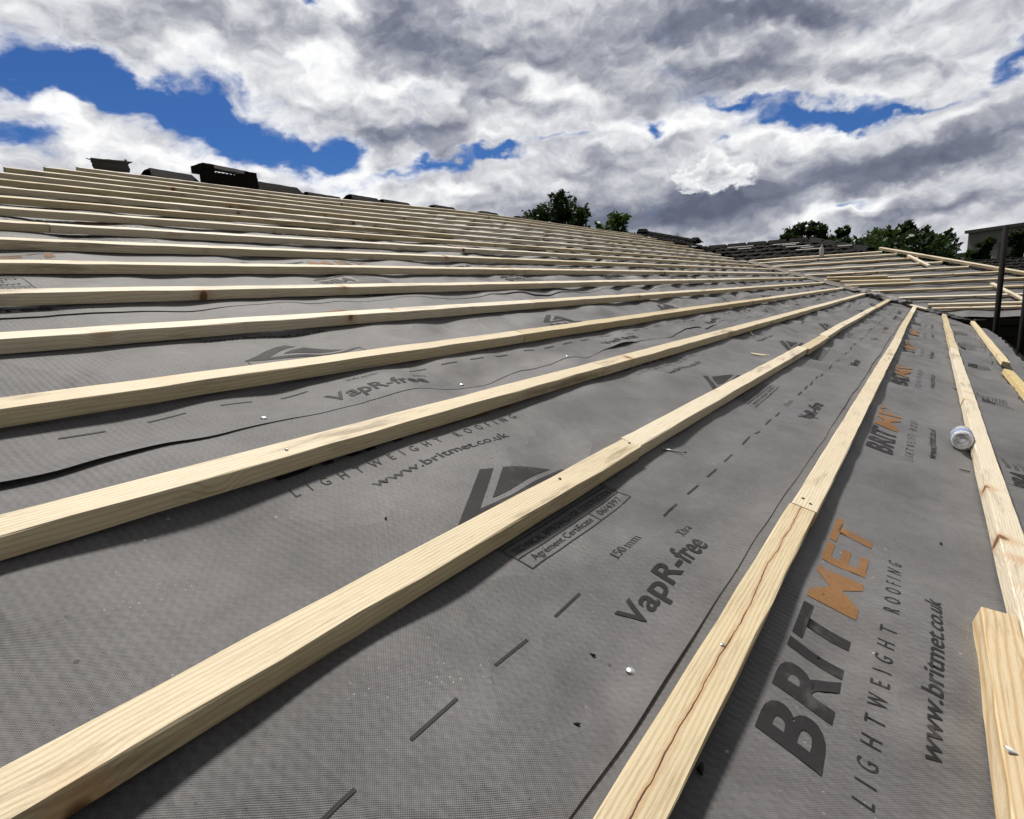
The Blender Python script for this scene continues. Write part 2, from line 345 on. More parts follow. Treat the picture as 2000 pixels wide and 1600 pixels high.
def membrane():
    m, t, b = newmat('grey_underlay')
    oc = t.new('ShaderNodeTexCoord').outputs['Object']
    sp = t.new('ShaderNodeSeparateXYZ'); t.put(sp.inputs[0], oc); x, y, z = sp.outputs
    wob = t.noise(oc, 2.2, 3, .5)
    def wave(c, pitch, k): return t.math('SINE', t.math('ADD', t.math('MULTIPLY', c, 6.28318/pitch), t.math('MULTIPLY', wob, k)))
    wv = t.math('MULTIPLY', wave(x, .0027, 2.2), wave(y, .0027, 1.8))
    rib = wave(x, .0125, 3.)
    mott = t.noise(oc, 5.5, 8, .66)
    cloud = t.noise(oc, 1.3, 4, .55)
    fibre = t.noise(t.mapv(oc, (260, 60, 200)), 1.0, 3, .7)
    c = t.mix(mott, (.062, .061, .065), (.166, .164, .171))
    c = t.mix(t.step(cloud, .38, .66, 0, .5), c, (.165, .160, .162))
    c = t.mix(t.step(t.noise(t.mapv(oc, (1, 1, 1), (7, 3, 1)), 3.2, 5, .6), .50, .68, 0, .42), c, (.062, .060, .062))
    k = t.math('MULTIPLY_ADD', wv, .16, 1.0); k = t.math('MULTIPLY_ADD', t.math('MULTIPLY', rib, wave(y, .0155, 3.)), .10, k); k = t.math('MULTIPLY_ADD', rib, .055, k)
    k = t.math('MULTIPLY_ADD', t.math('SUBTRACT', fibre, .5), .22, k)
    grain = t.noise(oc, 210., 4, .75); k = t.math('MULTIPLY_ADD', t.math('SUBTRACT', grain, .5), .75, k)
    midg = t.noise(oc, 34., 6, .7); k = t.math('MULTIPLY_ADD', t.math('SUBTRACT', midg, .5), .70, k)
    c = t.vmath('SCALE', c, None, k)
    v3 = t.new('ShaderNodeTexVoronoi', feature='F1'); t.put(v3.inputs['Vector'], oc); v3.inputs['Scale'].default_value = 120.
    gg = t.noise(oc, 5., 4, .7)
    c = t.mix(t.math('MULTIPLY', t.step(v3.outputs['Distance'], .16, .08), t.step(gg, .52, .66, 0, .8)), c, (.50, .47, .43))
    v4 = t.new('ShaderNodeTexVoronoi', feature='F1'); t.put(v4.inputs['Vector'], t.vmath('ADD', oc, (1.1, 4.4, 0))); v4.inputs['Scale'].default_value = 85.
    c = t.mix(t.math('MULTIPLY', t.step(v4.outputs['Distance'], .12, .06), t.step(gg, .54, .40, 0, .75)), c, (.03, .028, .028))
    # dust, sawdust and boot scuffs
    v = t.new('ShaderNodeTexVoronoi', feature='F1'); t.put(v.inputs['Vector'], oc); v.inputs['Scale'].default_value = 26.
    g = t.noise(oc, 3.1, 3, .6)
    speck = t.math('MULTIPLY', t.step(v.outputs['Distance'], .075, .04), t.step(g, .5, .62))
    c = t.mix(t.math('MULTIPLY', speck, .75), c, (.60, .54, .45))
    v2 = t.new('ShaderNodeTexVoronoi', feature='F1'); t.put(v2.inputs['Vector'], t.vmath('ADD', oc, (3.3, 1.7, 0))); v2.inputs['Scale'].default_value = 15.
    dk = t.math('MULTIPLY', t.step(v2.outputs['Distance'], .058, .035), t.step(g, .56, .46))
    c = t.mix(t.math('MULTIPLY', dk, .85), c, (.03, .028, .028))
    dust = t.noise(oc, 1.7, 9, .72)
    c = t.mix(t.step(dust, .54, .76, 0, .35), c, (.31, .29, .27))
    scuff = t.noise(t.mapv(oc, (9, 3, 3), (4, 0, 0), (0, 0, .7)), 1.0, 6, .7)
    c = t.mix(t.step(scuff, .60, .74, 0, .40), c, (.11, .105, .107))
    t.put(b.inputs['Base Color'], c); b.inputs['Roughness'].default_value = .52; b.inputs['Specular IOR Level'].default_value = .36
    b.inputs['Sheen Weight'].default_value = .22; b.inputs['Sheen Roughness'].default_value = .45
    cn = t.noise(t.vmath('ADD', oc, (2.7, 5.1, 0)), 3.0, 3, .45); crs = t.math('POWER', t.math('SUBTRACT', 1.0, t.math('MULTIPLY', t.math('ABSOLUTE', t.math('SUBTRACT', cn, .5)), 5.), clamp=True), 3.0)
    h = t.math('ADD', t.math('MULTIPLY', wv, .25), t.math('ADD', t.math('MULTIPLY_ADD', rib, .22, t.math('MULTIPLY', fibre, .5)), t.math('ADD', t.math('ADD', t.math('MULTIPLY', t.noise(oc, 22., 4, .55), 2.0), t.math('MULTIPLY', t.noise(oc, 7., 3, .5), 4.5)), t.math('MULTIPLY', crs, 3.0))))
    bump(t, b, h, .42, .0022)
    return m
UNDER = membrane()
def ink(name, col):
    m, t, b = newmat(name)
    oc = t.new('ShaderNodeTexCoord').outputs['Object']
    f = t.noise(oc, 180., 4, .7); g = t.noise(oc, 14., 5, .65)
    w_ = t.noise(oc, 420., 3, .8); f = t.math('MULTIPLY_ADD', t.math('SUBTRACT', w_, .5), .9, f)
    c = t.mix(f, [x*.65 for x in col], [x*1.5 for x in col]); c = t.mix(t.step(g, .52, .80, 0, .45), c, (.20, .19, .19))
    t.put(b.inputs['Base Color'], c); b.inputs['Roughness'].default_value = .6; b.inputs['Specular IOR Level'].default_value = .12
    return m
INK = ink('dark_ink', (.026, .025, .026)); INK2 = ink('grey_ink', (.036, .035, .036)); ORANGE = ink('orange_ink', (.225, .118, .05))
def tilemat():
    m, t, b = newmat('old_concrete_tile')
    oc = t.new('ShaderNodeTexCoord').outputs['Object']
    n = t.noise(oc, 9., 8, .7); g = t.noise(oc, 40., 5, .7)
    c = t.mix(n, (.004, .0038, .0037), (.011, .0105, .010)); c = t.mix(t.step(g, .60, .78, 0, .5), c, (.015, .0165, .013))
    t.put(b.inputs['Base Color'], c); b.inputs['Roughness'].default_value = .75; b.inputs['Specular IOR Level'].default_value = .08
    bump(t, b, t.math('ADD', n, g), .6, .01); return m
TILE = tilemat()
TILE_IN = simple('tile_underside', (.085, .088, .09), .75, .35, 14.)
DARKMETAL = simple('scaffold_steel', (.010, .0095, .009), .85, .4, 12., 0., .2)
ZINC = simple('zinc_nail', (.62, .62, .64), .35, .15, 30., .8)
RUST = simple('rusty_nail', (.14, .085, .06), .55, .3, 40., .4)
WHITEPL = simple('white_plastic', (.80, .80, .80), .45, .06, 20.)
BLACKPL = simple('black_plastic_sheet', (.012, .012, .013), .6, .3, 9., 0., .25)
FASCIA = simple('dark_fascia', (.018, .017, .017), .6, .3, 6.)
SOFFIT = simple('shadowed_board', (.03, .028, .027), .8, .3, 5.)
GUTTER = simple('black_gutter', (.012, .012, .013), .35, .2, 8.)
BARK = simple('bark', (.07, .055, .04), .9, .4, 10.)
SLAT = simple('greyed_slat', (.55, .54, .53), .8, .15, 30.)
CHIP = simple('wood_chip', (.72, .60, .42), .8, .2, 60.)
LEAFBIT = simple('dead_leaf', (.02, .016, .013), .8, .3, 60.)
def brick(name, c1, c2, mort, sc=1.0):
    m, t, b = newmat(name)
    oc = t.new('ShaderNodeTexCoord').outputs['UV' if False else 'Object']
    sp = t.new('ShaderNodeSeparateXYZ'); t.put(sp.inputs[0], oc)
    cb = t.new('ShaderNodeCombineXYZ'); t.put(cb.inputs[0], t.math('ADD', sp.outputs[0], sp.outputs[1])); t.put(cb.inputs[1], sp.outputs[2])
    br = t.new('ShaderNodeTexBrick'); t.put(br.inputs['Vector'], cb.outputs[0])
    for i, c in (('Color1', c1), ('Color2', c2), ('Mortar', mort)): t.put(br.inputs[i], c)
    br.inputs['Scale'].default_value = sc; br.inputs['Brick Width'].default_value = .225; br.inputs['Row Height'].default_value = .075; br.inputs['Mortar Size'].default_value = .01
    n = t.noise(oc, .9, 7, .65)
    c = t.mix(t.step(n, .35, .75, 0, .4), br.outputs[0], [x*.6 for x in c1])
    t.put(b.inputs['Base Color'], c); b.inputs['Roughness'].default_value = .85; bump(t, b, br.outputs['Fac'], .3, -.01); return m
BRICK = brick('grey_brick', (.135, .127, .12), (.165, .155, .145), (.18, .172, .165))
PINKB = brick('pale_pink_brick', (.46, .30, .25), (.52, .36, .30), (.5, .46, .42))
HOUSEB = brick('brown_brick', (.055, .035, .028), (.075, .048, .037), (.09, .08, .07))
def leafmat(name, c1, c2):
    m, t, b = newmat(name)
    oc = t.new('ShaderNodeTexCoord').outputs['Object']
    n = t.noise(oc, .9, 3, .6); g = t.noise(oc, 7., 2, .6)
    c = t.mix(n, c1, c2); c = t.mix(t.step(g, .45, .75, 0, .5), c, [x*1.5 for x in c2])
    t.put(b.inputs['Base Color'], c); b.inputs['Roughness'].default_value = .5; b.inputs['Specular IOR Level'].default_value = .3
    tr = t.new('ShaderNodeBsdfTranslucent'); t.put(tr.inputs[0], t.vmath('MULTIPLY', c, (1.5, 1.7, .9)))
    mx = t.new('ShaderNodeMixShader'); mx.inputs[0].default_value = .22; t.l.new(b.outputs[0], mx.inputs[1]); t.l.new(tr.outputs[0], mx.inputs[2])
    t.l.new(mx.outputs[0], m.node_tree.nodes['Material Output'].inputs[0]); return m
LEAF = leafmat('leaf_dark', (.022, .040, .019), (.040, .068, .028)); LEAF2 = leafmat('leaf_mid', (.042, .070, .026), (.075, .115, .042))
WEED = leafmat('dry_weed', (.03, .03, .018), (.06, .05, .03))

# ------------------------------------------------------------------ the ground
def groundmat():
    m, t, b = newmat('ground'); oc = t.new('ShaderNodeTexCoord').outputs['Object']
    n = t.noise(oc, .15, 8, .6); g = t.noise(oc, 6., 5, .6)
    c = t.mix(n, (.05, .07, .03), (.10, .10, .06)); c = t.mix(t.step(g, .4, .7, 0, .5), c, (.07, .075, .04))
    t.put(b.inputs['Base Color'], c); b.inputs['Roughness'].default_value = .95; return m
g = mesh('ground', [(-1500, -1500, 0), (1500, -1500, 0), (1500, 1500, 0), (-1500, 1500, 0)], [(0, 1, 2, 3)], groundmat()); tag(g, kind='structure')

# ------------------------------------------------------------------ shape of the main roof
V_EAVE, V_RIDGE = -0.865, 6.21
V0, GAUGE, BW, BT = 0.396, 0.37, 0.050, 0.0335
def ur(v):                       # right edge: the valley
    return XW + np.asarray(v, float)*CP + np.where(np.asarray(v) < 0, .12, 0)
def ul(v): return -3.45 + np.asarray(v, float)*.97   # left edge: the hip
def bow(u, v): return .075*sst(u, 4.0, 8.0)*sst(v, 3.2, 6.0)
F1 = Field(3, 26, .16, .75); F2 = Field(5, 22, .09, .24); F4 = Field(17, 12, .35, .9); F5 = Field(23, 18, .18, .7); F6 = Field(29, 10, .5, 1.8); F3 = Field(11, 14, .5, 2.2)
LAPS = [-.865, .100, .950, 1.800, 2.665, 3.515, 4.365, 5.215]     # lower edge of each run of underlay
def drape(u, v):
    u = np.asarray(u, float); v = np.asarray(v, float)
    far = sst(u, 2.0, 6.5)
    A = (.0035 + .0145*far)*np.clip(.75 + .45*F6(u, v), .12, 1.7)
    ph = .8*F3(v*.5, u*.0+1.3)*.3
    sag = -A*(.5 - .5*np.cos(2*math.pi*(u-.31)/.6 + ph))
    # pulled tight along the battens, loose between them
    k = (v - V0 - BW/2)/GAUGE; d = np.abs(k - np.round(k))*GAUGE
    free = sst(d, .02, .12)
    wr = F1(u, v)*(.0048 + .0042*far) + F2(u, v)*(.0006 + .0016*far) + F4(u, v)*.0050
    crease = (np.exp(-(F5(u, v)/.36)**2) - .45)*(.0018 + .0062*far)*free
    fold = .0075*np.exp(-((v-.205-.05*(u-.5))/.05)**2)*np.exp(-((u-.45)/.28)**2) - .006*np.exp(-((v-.215-.05*(u-.5)+.09)/.05)**2)*np.exp(-((u-.45)/.3)**2) + .007*np.exp(-((u-1.62)/.05)**2)*np.exp(-((v+.16)/.09)**2)
    return sag + crease + fold + wr*(.35 + .65*free) - .004 - .003*far
def lip(u, v, e, i):
    if i == 0: return np.zeros(np.broadcast(u, v).shape)
    dv = v - e
    r = np.random.RandomState(40+i); a = Field(60+i, 8, .25, 1.3)
    h = .0012 + .0010*np.clip(a(u, 0*u), -.8, 2.0)
    if i == 2: h = h + .009*np.exp(-((u-.25)/.28)**2) + .022*np.exp(-((u-2.35)/.11)**2) + .008*np.exp(-((u-3.4)/.3)**2)
    if i == 1: h = h*.8 + .004*np.exp(-((u-.62)/.16)**2) + .003*sst(u, 1.6, 3.)
    if i == 3: h = h + .012*np.exp(-((u-3.0)/.4)**2) + .005*np.exp(-((u-.5)/.3)**2)
    if i == 2: h = np.where(u > .75, h*.62, h)
    if i == 3: h = h*.6
    h = np.maximum(h, .0005)
    return h*np.exp(-(dv/.035)**2)
def sheet_w(u, v, i):
    e = LAPS[i]
    w_ = drape(u, v) + bow(u, v) + lip(u, v, e, i)
    if i+1 < len(LAPS):          # tucked under the next run
        w_ = w_ - .0014*sst(v, LAPS[i+1]-.012, LAPS[i+1]-.001)
    return w_
UGRID = np.concatenate([np.arange(-1.6, 3.4, .018), np.arange(3.4, 7, .03), np.arange(7, 19.2, .05)])
SHEET_DESC = ['lowest run of grey roofing underlay at the eave, printed in black and orange', 'grey underlay run with the large printed certificate box and dashed line',
              'third run of grey underlay up from the eave, bold lettering above its wavy edge', 'fourth run of grey underlay up, crossing the middle of the slope',
              'fifth run of grey underlay up from the eave', 'sixth run of grey underlay up from the eave', 'seventh run of grey underlay up, near the ridge', 'topmost run of grey underlay just under the ridge tiles']
SHEETS = []
for i, e in enumerate(LAPS):
    top = LAPS[i+1] + .09 if i+1 < len(LAPS) else V_RIDGE
    vs = np.concatenate([np.arange(e, e+.14, .012), np.arange(e+.14, top, .018), [top]])
    wob = Field(80+i, 9, .2, 1.6)
    U, V = np.meshgrid(UGRID, vs, indexing='ij')
    if i > 0:                    # the cut edge wanders a little
        V = V + (.0022*wob(U, 0*U))*np.exp(-((V-e)/.05)**2)
    lo = ul(V); hi = ur(V)
    if i == 0:                   # cut back round the inner corner of the eaves
        hi = np.minimum(hi, 9.72 + (V+.865)*1.95)
    Uc = np.clip(U, lo, hi)
    Wv = sheet_w(Uc, V, i)
    nu, nv = U.shape
    idx = np.arange(nu*nv).reshape(nu, nv)
    f = np.stack([idx[:-1, :-1], idx[1:, :-1], idx[1:, 1:], idx[:-1, 1:]], -1).reshape(-1, 4)
    ok = (np.abs(Uc[1:, :-1]-Uc[:-1, :-1]) + np.abs(Uc[1:, 1:]-Uc[:-1, 1:])).reshape(-1) > 1e-6
    f = f[ok]
    pts = np.stack([Uc.ravel(), V.ravel(), Wv.ravel()], 1)
    used = np.unique(f); remap = -np.ones(len(pts), int); remap[used] = np.arange(len(used))
    o = mesh('roofing_underlay', pts[used], remap[f], UNDER, smooth=True)
    if i == 0:                   # dressed down into the gutter
        ed = np.array([(u, V_EAVE) for u in np.arange(-1.6, 10.0, .1)])
        pass
    o.matrix_world = Matrix.Translation(O_MAIN) @ ROT_MAIN.to_4x4()
    tag(o, SHEET_DESC[i], 'roofing underlay', 'runs of underlay on the main slope')
    SHEETS.append(o)

# ------------------------------------------------------------------ lettering printed on the underlay
def glyphs(body, width, cap, shear=0., bold=0., track=1.0):
    cu = bpy.data.curves.new('t', 'FONT'); cu.body = body; cu.size = 1; cu.offset = bold; cu.space_character = track; cu.resolution_u = 4
    ob = bpy.data.objects.new('t', cu); COL.objects.link(ob)
    bpy.context.view_layer.update()
    me = ob.evaluated_get(bpy.context.evaluated_depsgraph_get()).to_mesh()
    v = np.array([q.co[:] for q in me.vertices]); f = [tuple(p.vertices) for p in me.polygons]
    bpy.data.objects.remove(ob, do_unlink=True); bpy.data.curves.remove(cu)
    x0, x1 = v[:, 0].min(), v[:, 0].max()
    xx = (v[:, 0]-x0)*width/(x1-x0); yy = v[:, 1]*cap/.727
    return np.stack([xx + shear*yy, yy], 1), f
class Ink:
    def __init__(s): s.v = []; s.f = []; s.m = []; s.part = 0
    def poly(s, pts, mi=0):
        b = len(s.v); s.v += [tuple(q) for q in pts]; s.f.append(tuple(range(b, b+len(pts)))); s.m.append(mi + 3*s.part)
    def line(s, a, b_, wd, mi=0):
        a = np.array(a, float); b2 = np.array(b_, float); d = b2-a; L = np.linalg.norm(d); n = np.array([-d[1], d[0]])/L*wd/2
        s.poly([a-n, b2-n, b2+n, a+n], mi)
    def text(s, body, x, y, width, cap, mi=0, **kw):
        v, f = glyphs(body, width, cap, **kw); b = len(s.v)
        s.v += [(q[0]+x, q[1]+y) for q in v]; s.f += [tuple(i+b for i in t) for t in f]; s.m += [mi + 3*s.part]*len(f)
    def arc(s, cxx, cyy, rx, ry, a0, a1, wa, wb, n=10, mi=0):
        for k in range(n):
            p, q = a0+(a1-a0)*k/n, a0+(a1-a0)*(k+1)/n
            def pt(a, r): return (cxx+rx*math.cos(a)*(1-r*wa/rx), cyy+ry*math.sin(a)*(1-r*wb/ry))
            s.poly([pt(p, 0), pt(q, 0), pt(q, 1), pt(p, 1)][::(1 if a1 > a0 else -1)], mi)
def serif150(k, x, y, W_, H_):                   # "150 mm" in a serif face
    def R(a, b, c, d): k.poly([(x+a*W_, y+b*H_), (x+c*W_, y+b*H_), (x+c*W_, y+d*H_), (x+a*W_, y+d*H_)], 1)
    R(.045, 0, .070, 1); R(.02, 0, .095, .07); k.poly([(x+.02*W_, y+.80*H_), (x+.045*W_, y+.84*H_), (x+.07*W_, y+H_), (x+.06*W_, y+H_)], 1)
    R(.125, .55, .14, 1); R(.125, .88, .21, 1); k.arc(x+.16*W_, y+.33*H_, .055*W_, .33*H_, -2.4, 1.9, .024*W_, .07*H_, 12, 1)
    k.arc(x+.295*W_, y+.5*H_, .055*W_, .5*H_, 0, 2*math.pi, .024*W_, .08*H_, 18, 1)
    for m0 in (.45, .705):
        for q in (0, .085, .17):
            R(m0+q, 0, m0+q+.022, .58); R(m0+q-.016, 0, m0+q+.038, .06)
        R(m0-.02, .58, m0+.022, .66)
        for q in (0, .085): k.arc(x+(m0+q+.06)*W_, y+.52*H_, .045*W_, .16*H_, .1, math.pi-.1, .02*W_, .07*H_, 8, 1)
def serifxtra(k, x, y, W_, H_):                  # "Xtra" in a serif face
    def R(a, b, c, d): k.poly([(x+a*W_, y+b*H_), (x+c*W_, y+b*H_), (x+c*W_, y+d*H_), (x+a*W_, y+d*H_)], 1)
    k.poly([(x+.03*W_, y+H_), (x+.10*W_, y+H_), (x+.33*W_, y), (x+.26*W_, y)], 1); k.line((x+.05*W_, y), (x+.31*W_, y+H_), .03*W_, 1)
    for a in (0, .24):
        R(a, 0, a+.14, .06); R(a, .94, a+.14, 1)
    R(.44, .05, .49, .85); R(.40, .58, .56, .66); k.arc(x+.51*W_, y+.1*H_, .05*W_, .1*H_, math.pi, 2*math.pi, .03*W_, .05*H_, 6, 1)
    R(.61, 0, .66, .62); R(.58, 0, .70, .06); k.arc(x+.73*W_, y+.48*H_, .07*W_, .16*H_, .5, math.pi, .03*W_, .07*H_, 6, 1)
    R(.92, .04, .97, .48); k.arc(x+.885*W_, y+.46*H_, .07*W_, .2*H_, .3, 2.8, .03*W_, .07*H_, 6, 1); k.arc(x+.875*W_, y+.18*H_, .065*W_, .18*H_, 0, 6.283, .03*W_, .06*H_, 12, 1); R(.95, 0, 1.0, .08)
# one repeat of the print, measured from the lower edge of a run; 0 = dark, 1 = grey, 2 = orange
BL = Ink()
BL.part = 0
BL.text('BRIT', 0.0, .668, .330, .073, 0, shear=.20, bold=.032, track=1.12)
BL.part = 1
BL.text('MET', .350, .668, .385, .073, 2, shear=.20, bold=.024, track=1.14)
BL.part = 2
BL.text('LIGHTWEIGHT ROOFING', -.004, .612, .645, .0235, 0, shear=.10, bold=.002, track=2.5)
BL.part = 3
BL.text('www.britmet.co.uk', .115, .553, .410, .026, 0, shear=.18, bold=.008)
BL.part = 4
BL.text('VapR-free', .136, .0605, .322, .041, 0, shear=.14, bold=.020, track=1.03)
BL.part = 5
serif150(BL, .258, .1525, .110, .0165); BL.part = 8; serifxtra(BL, .440, .1035, .054, .0165)
BL.part = 6
# triangular mark
cxm, bm, hm = .313, .376, .103
def tri(a, b_, c, mi=0): BL.poly([a, b_, c], mi)
A_, B_, C_ = (cxm, bm+hm), (cxm+.19, bm), (cxm-.19, bm)
BL.poly([A_, C_, (cxm-.114, bm+.013), (cxm+.026, bm+.0889)], 1)
BL.poly([C_, B_, (cxm+.166, bm+.013), (cxm-.114, bm+.013)], 1)
BL.poly([(cxm+.044, bm+.0791), (cxm-.060, bm+.0255), (cxm+.143, bm+.0255)], 1)
BL.part = 7
# certificate panel
bx0, bx1, by0, by1, by2, by3 = .129, .492, .233, .261, .291, .372
for a, b_ in (((bx0, by0), (bx1, by0)), ((bx0, by1), (bx1, by1)), ((bx0, by0), (bx0, by3)), ((bx1, by0), (bx1, by3)), ((bx0+.235, by0), (bx0+.235, by1)), ((bx0, by2), (bx1, by2))): BL.line(a, b_, .0022, 1)
BL.text('Agrément Certificate', bx0+.022, by0+.0085, .200, .0150, 1)
BL.text('06/4397', bx0+.252, by0+.0080, .090, .0150, 1)
BL.text('TECHNICAL APPROVALS FOR CONSTRUCTION', bx0+.010, by1+.009, .342, .0135, 1)
BL.text('BBA', bx0+.010, by2+.012, .165, .052, 0, bold=.03)
for q, wd_, tx in ((.055, .150, 'BRITISH'), (.033, .118, 'BOARD OF'), (.011, .150, 'AGRÉMENT')): BL.text(tx, bx0+.195, by2+q, wd_, .0135, 1)
# break long edges so that the print can follow the folds
def refine(ink_):
    bm_ = bmesh.new(); vs = [bm_.verts.new((x, y, 0)) for x, y in ink_.v]
    for f, mi in zip(ink_.f, ink_.m):
        try:
            fc = bm_.faces.new([vs[i] for i in f]); fc.material_index = mi
        except ValueError: pass
    bmesh.ops.triangulate(bm_, faces=bm_.faces[:])
    for _ in range(5):
        es = [e_ for e_ in bm_.edges if e_.calc_length() > .017]
        if not es: break
        bmesh.ops.subdivide_edges(bm_, edges=es, cuts=1)
        bmesh.ops.triangulate(bm_, faces=bm_.faces[:])
    bm_.normal_update()
    for fc in bm_.faces:
        if fc.normal.z < 0: fc.normal_flip()
    bm_.verts.index_update()
    v = np.array([q.co[:2] for q in bm_.verts]); f = np.array([[q.index for q in fc.verts] for fc in bm_.faces]); mi = np.array([fc.material_index for fc in bm_.faces])
    bm_.free(); return v, f, mi
BV, BF, BM_ = refine(BL)
PARTN = ['bold_lettering', 'orange_lettering', 'spaced_lettering', 'web_address', 'product_lettering', 'thickness_note', 'triangle_mark', 'certificate_panel', 'grade_note']
PERIOD = 1.415
PHASE = {0: .637, 1: .572, 2: .728, 3: .20, 4: .95, 5: .4}
EOFF = {0: -.750, 2: .922}
for i in PHASE:
    e = EOFF.get(i, LAPS[i]); lo_v, hi_v = LAPS[i]+.002, (LAPS[i+1]-.004)
    n0, n1 = (-2, 8) if i < 3 else (-1, 6)
    def stamp(nm, V_, F_, mats, midx_):
        cen = V_[F_].mean(1); keep = (cen[:, 1] > lo_v) & (cen[:, 1] < hi_v) & (cen[:, 0] < ur(cen[:, 1])-.15) & (cen[:, 0] > -1.5)
        if i == 0: keep &= cen[:, 0] < 9.3
        F_ = F_[keep]
        if not len(F_): return
        used = np.unique(F_); rm = np.zeros(len(V_), int); rm[used] = np.arange(len(used)); q = V_[used]
        z = sheet_w(q[:, 0], q[:, 1], i) + .0009 + .0022*sst(q[:, 0], 1.2, 4.0)
        mesh(nm, np.stack([q[:, 0], q[:, 1], z], 1), rm[F_], mats, SHEETS[i], midx=midx_[keep])
    for n in range(n0, n1):
        off = PHASE[i] + PERIOD*n; V_ = BV + np.array([off, e])
        for pn in range(9):
            q = BM_//3 == pn; stamp(PARTN[pn], V_, BF[q], [ORANGE] if pn == 1 else [INK, INK2], BM_[q] % 3 if pn != 1 else BM_[q]*0)
        dk = Ink()
        for q in (-.3525, -.211, -.0695, .072, .479, .616, .753, .890):
            a = off + q
            for s_ in range(4): dk.line((a+.071*s_/4, e+.157), (a+.071*(s_+1)/4, e+.157), .0042, 1)
        fa = np.array(dk.f); fa = np.concatenate([fa[:, [0, 1, 2]], fa[:, [0, 2, 3]]])
        stamp('dashed_line', np.array(dk.v), fa, [INK2], np.zeros(len(fa), int))

# ------------------------------------------------------------------ battens
ORD = ['zeroth', 'first', 'second', 'third', 'fourth', 'fifth', 'sixth', 'seventh', 'eighth', 'ninth', 'tenth', 'eleventh', 'twelfth', 'thirteenth', 'fourteenth', 'fifteenth', 'sixteenth', 'seventeenth', 'eighteenth', 'nineteenth', 'twentieth']
def batten(L, wd=BW, th=BT, mat=PINE, seed=0, cutl=0., cutr=0., lift=None, name='roof_batten', seg=.12, bows=.0015, bev=.0016):
    r = np.random.RandomState(seed); n = max(2, int(L/seg)+1); xs = np.linspace(0, L, n)
    fb = Field(seed+500, 5, 1.2, 5.0); fz = Field(seed+900, 5, .8, 4.0)
    prof = [(bev, 0), (wd-bev, 0), (wd, bev), (wd, th-bev), (wd-bev, th), (bev, th), (0, th-bev), (0, bev)]
    V = []
    for j, x in enumerate(xs):
        dy = bows*fb(x, 0.); dz = lift(x) if lift is not None else 0.
        for (y, z) in prof:
            xx = x
            if j == 0: xx += cutl*(y/wd)
            if j == n-1: xx -= cutr*(y/wd)
            jy, jz = r.uniform(-.0009, .0009, 2)
            V.append((xx, y+dy+jy, z+dz+jz))
    F = []
    for j in range(n-1):
        for k in range(8):
            F.append((j*8+k, (j+1)*8+k, (j+1)*8+(k+1) % 8, j*8+(k+1) % 8))
    F.append(tuple(range(8))); F.append(tuple((n-1)*8+k for k in range(8))[::-1])
    me = bpy.data.meshes.new(name); me.from_pydata(V, [], F); me.materials.append(mat); me.update()
    bm_ = bmesh.new(); bm_.from_mesh(me); bmesh.ops.recalc_face_normals(bm_, faces=bm_.faces[:]); bm_.to_mesh(me); bm_.free()
    return link(bpy.data.objects.new(name, me))
JOINTS = {-3: [5.31], -2: [1.10, 5.6], -1: [1.268, 5.3, 9.2], 0: [1.247, 3.494, 4.24, 8.4], 1: [1.801, 6.3], 2: [1.873, 6.1], 3: [2.522, 7.0], 4: [3.132, 7.9], 5: [3.385, 8.1], 6: [3.781, 8.3]}
NR = 19
sid = 0
for k in range(-3, 16):
    v = V0 + GAUGE*k
    left = max(-1.55, float(ul(v+.03))); right = float(ur(v))-.10
    if v > 3.9: right = 14.62 - .20*max(0., v-4.2) + .06*math.sin(k*2.1)
    if k == -3: right = 11.05
    if k == -2: right = 11.05
    js = JOINTS.get(k) or [left + 1.3 + (k*1.37) % 3.1 + 4.6*j for j in range(4)]
    cuts = [left] + [j for j in js if left+.4 < j < right-.4] + [right]
    for j in range(len(cuts)-1):
        a, b_ = cuts[j], cuts[j+1]; sid += 1
        yaw = 0.; z0 = 0.; vv = v; mat = PINE
        row = k+4
        lab = f'pale pine batten, {ORD[row]} row up from the near eave, {ORD[j+1]} length from its left end'
        if k == -1 and j == 0: mat = PINE_CRACK; lab = 'pine batten with a long dark split running along its top face'
        if k == -1 and j == 0: pass
        if k == -3:
            if j == 0: a, b_ = 1.2, 5.06; vv = -.625 - .004; yaw = .009; mat = PINE_YEL; lab = 'short knotty batten in the lowest row, its end nearest the bottle'; vv = -.672
            else: a, b_ = 5.56, 11.1; vv = -.668; yaw = -.004; mat = PINE_YEL; lab = 'orange-tinted knotty batten in the lowest row, sawn end with a bent nail showing'
        if k == -2:
            vv = -.346
            if j == 0: a = .2
            if j == 1: lab = 'pale batten that the clear plastic bottle lies against, second row up'
        if k == 0 and j == 0: lab = 'nearest long batten crossing the lower left corner, small knot in its top'
        z0 = 0.0
        lf = (lambda x, a=a, vv=vv: float(bow(a+x, vv))) if v > 3.0 else None
        dv = rnd.uniform(-.003, .003) if j else 0.
        if k == 0 and j == 1: dv = .004
        if k == 0 and j == 2: dv = -.006
        if k == 0 and j == 3: dv = .006
        o = batten(b_-a-.0025, mat=mat, seed=sid, lift=lf, cutr=rnd.uniform(-.003, .003), cutl=rnd.uniform(-.002, .002), seg=.10 if a < 4 else .3)
        frame(o, ROT_MAIN, O_MAIN, a, vv+dv, z0, yaw)
        tag(o, lab, 'batten', 'battens on the main slope')
# the length laid beside the second row, nearest the viewer
o = batten(.985, wd=.052, mat=PINE_PALE, seed=77, cutr=.02, bows=.0006, seg=.06); frame(o, ROT_MAIN, O_MAIN, .185, -.297, .0, .003)
tag(o, 'bold-grained batten end lying beside the second row in the lower right corner', 'batten', 'battens on the main slope')

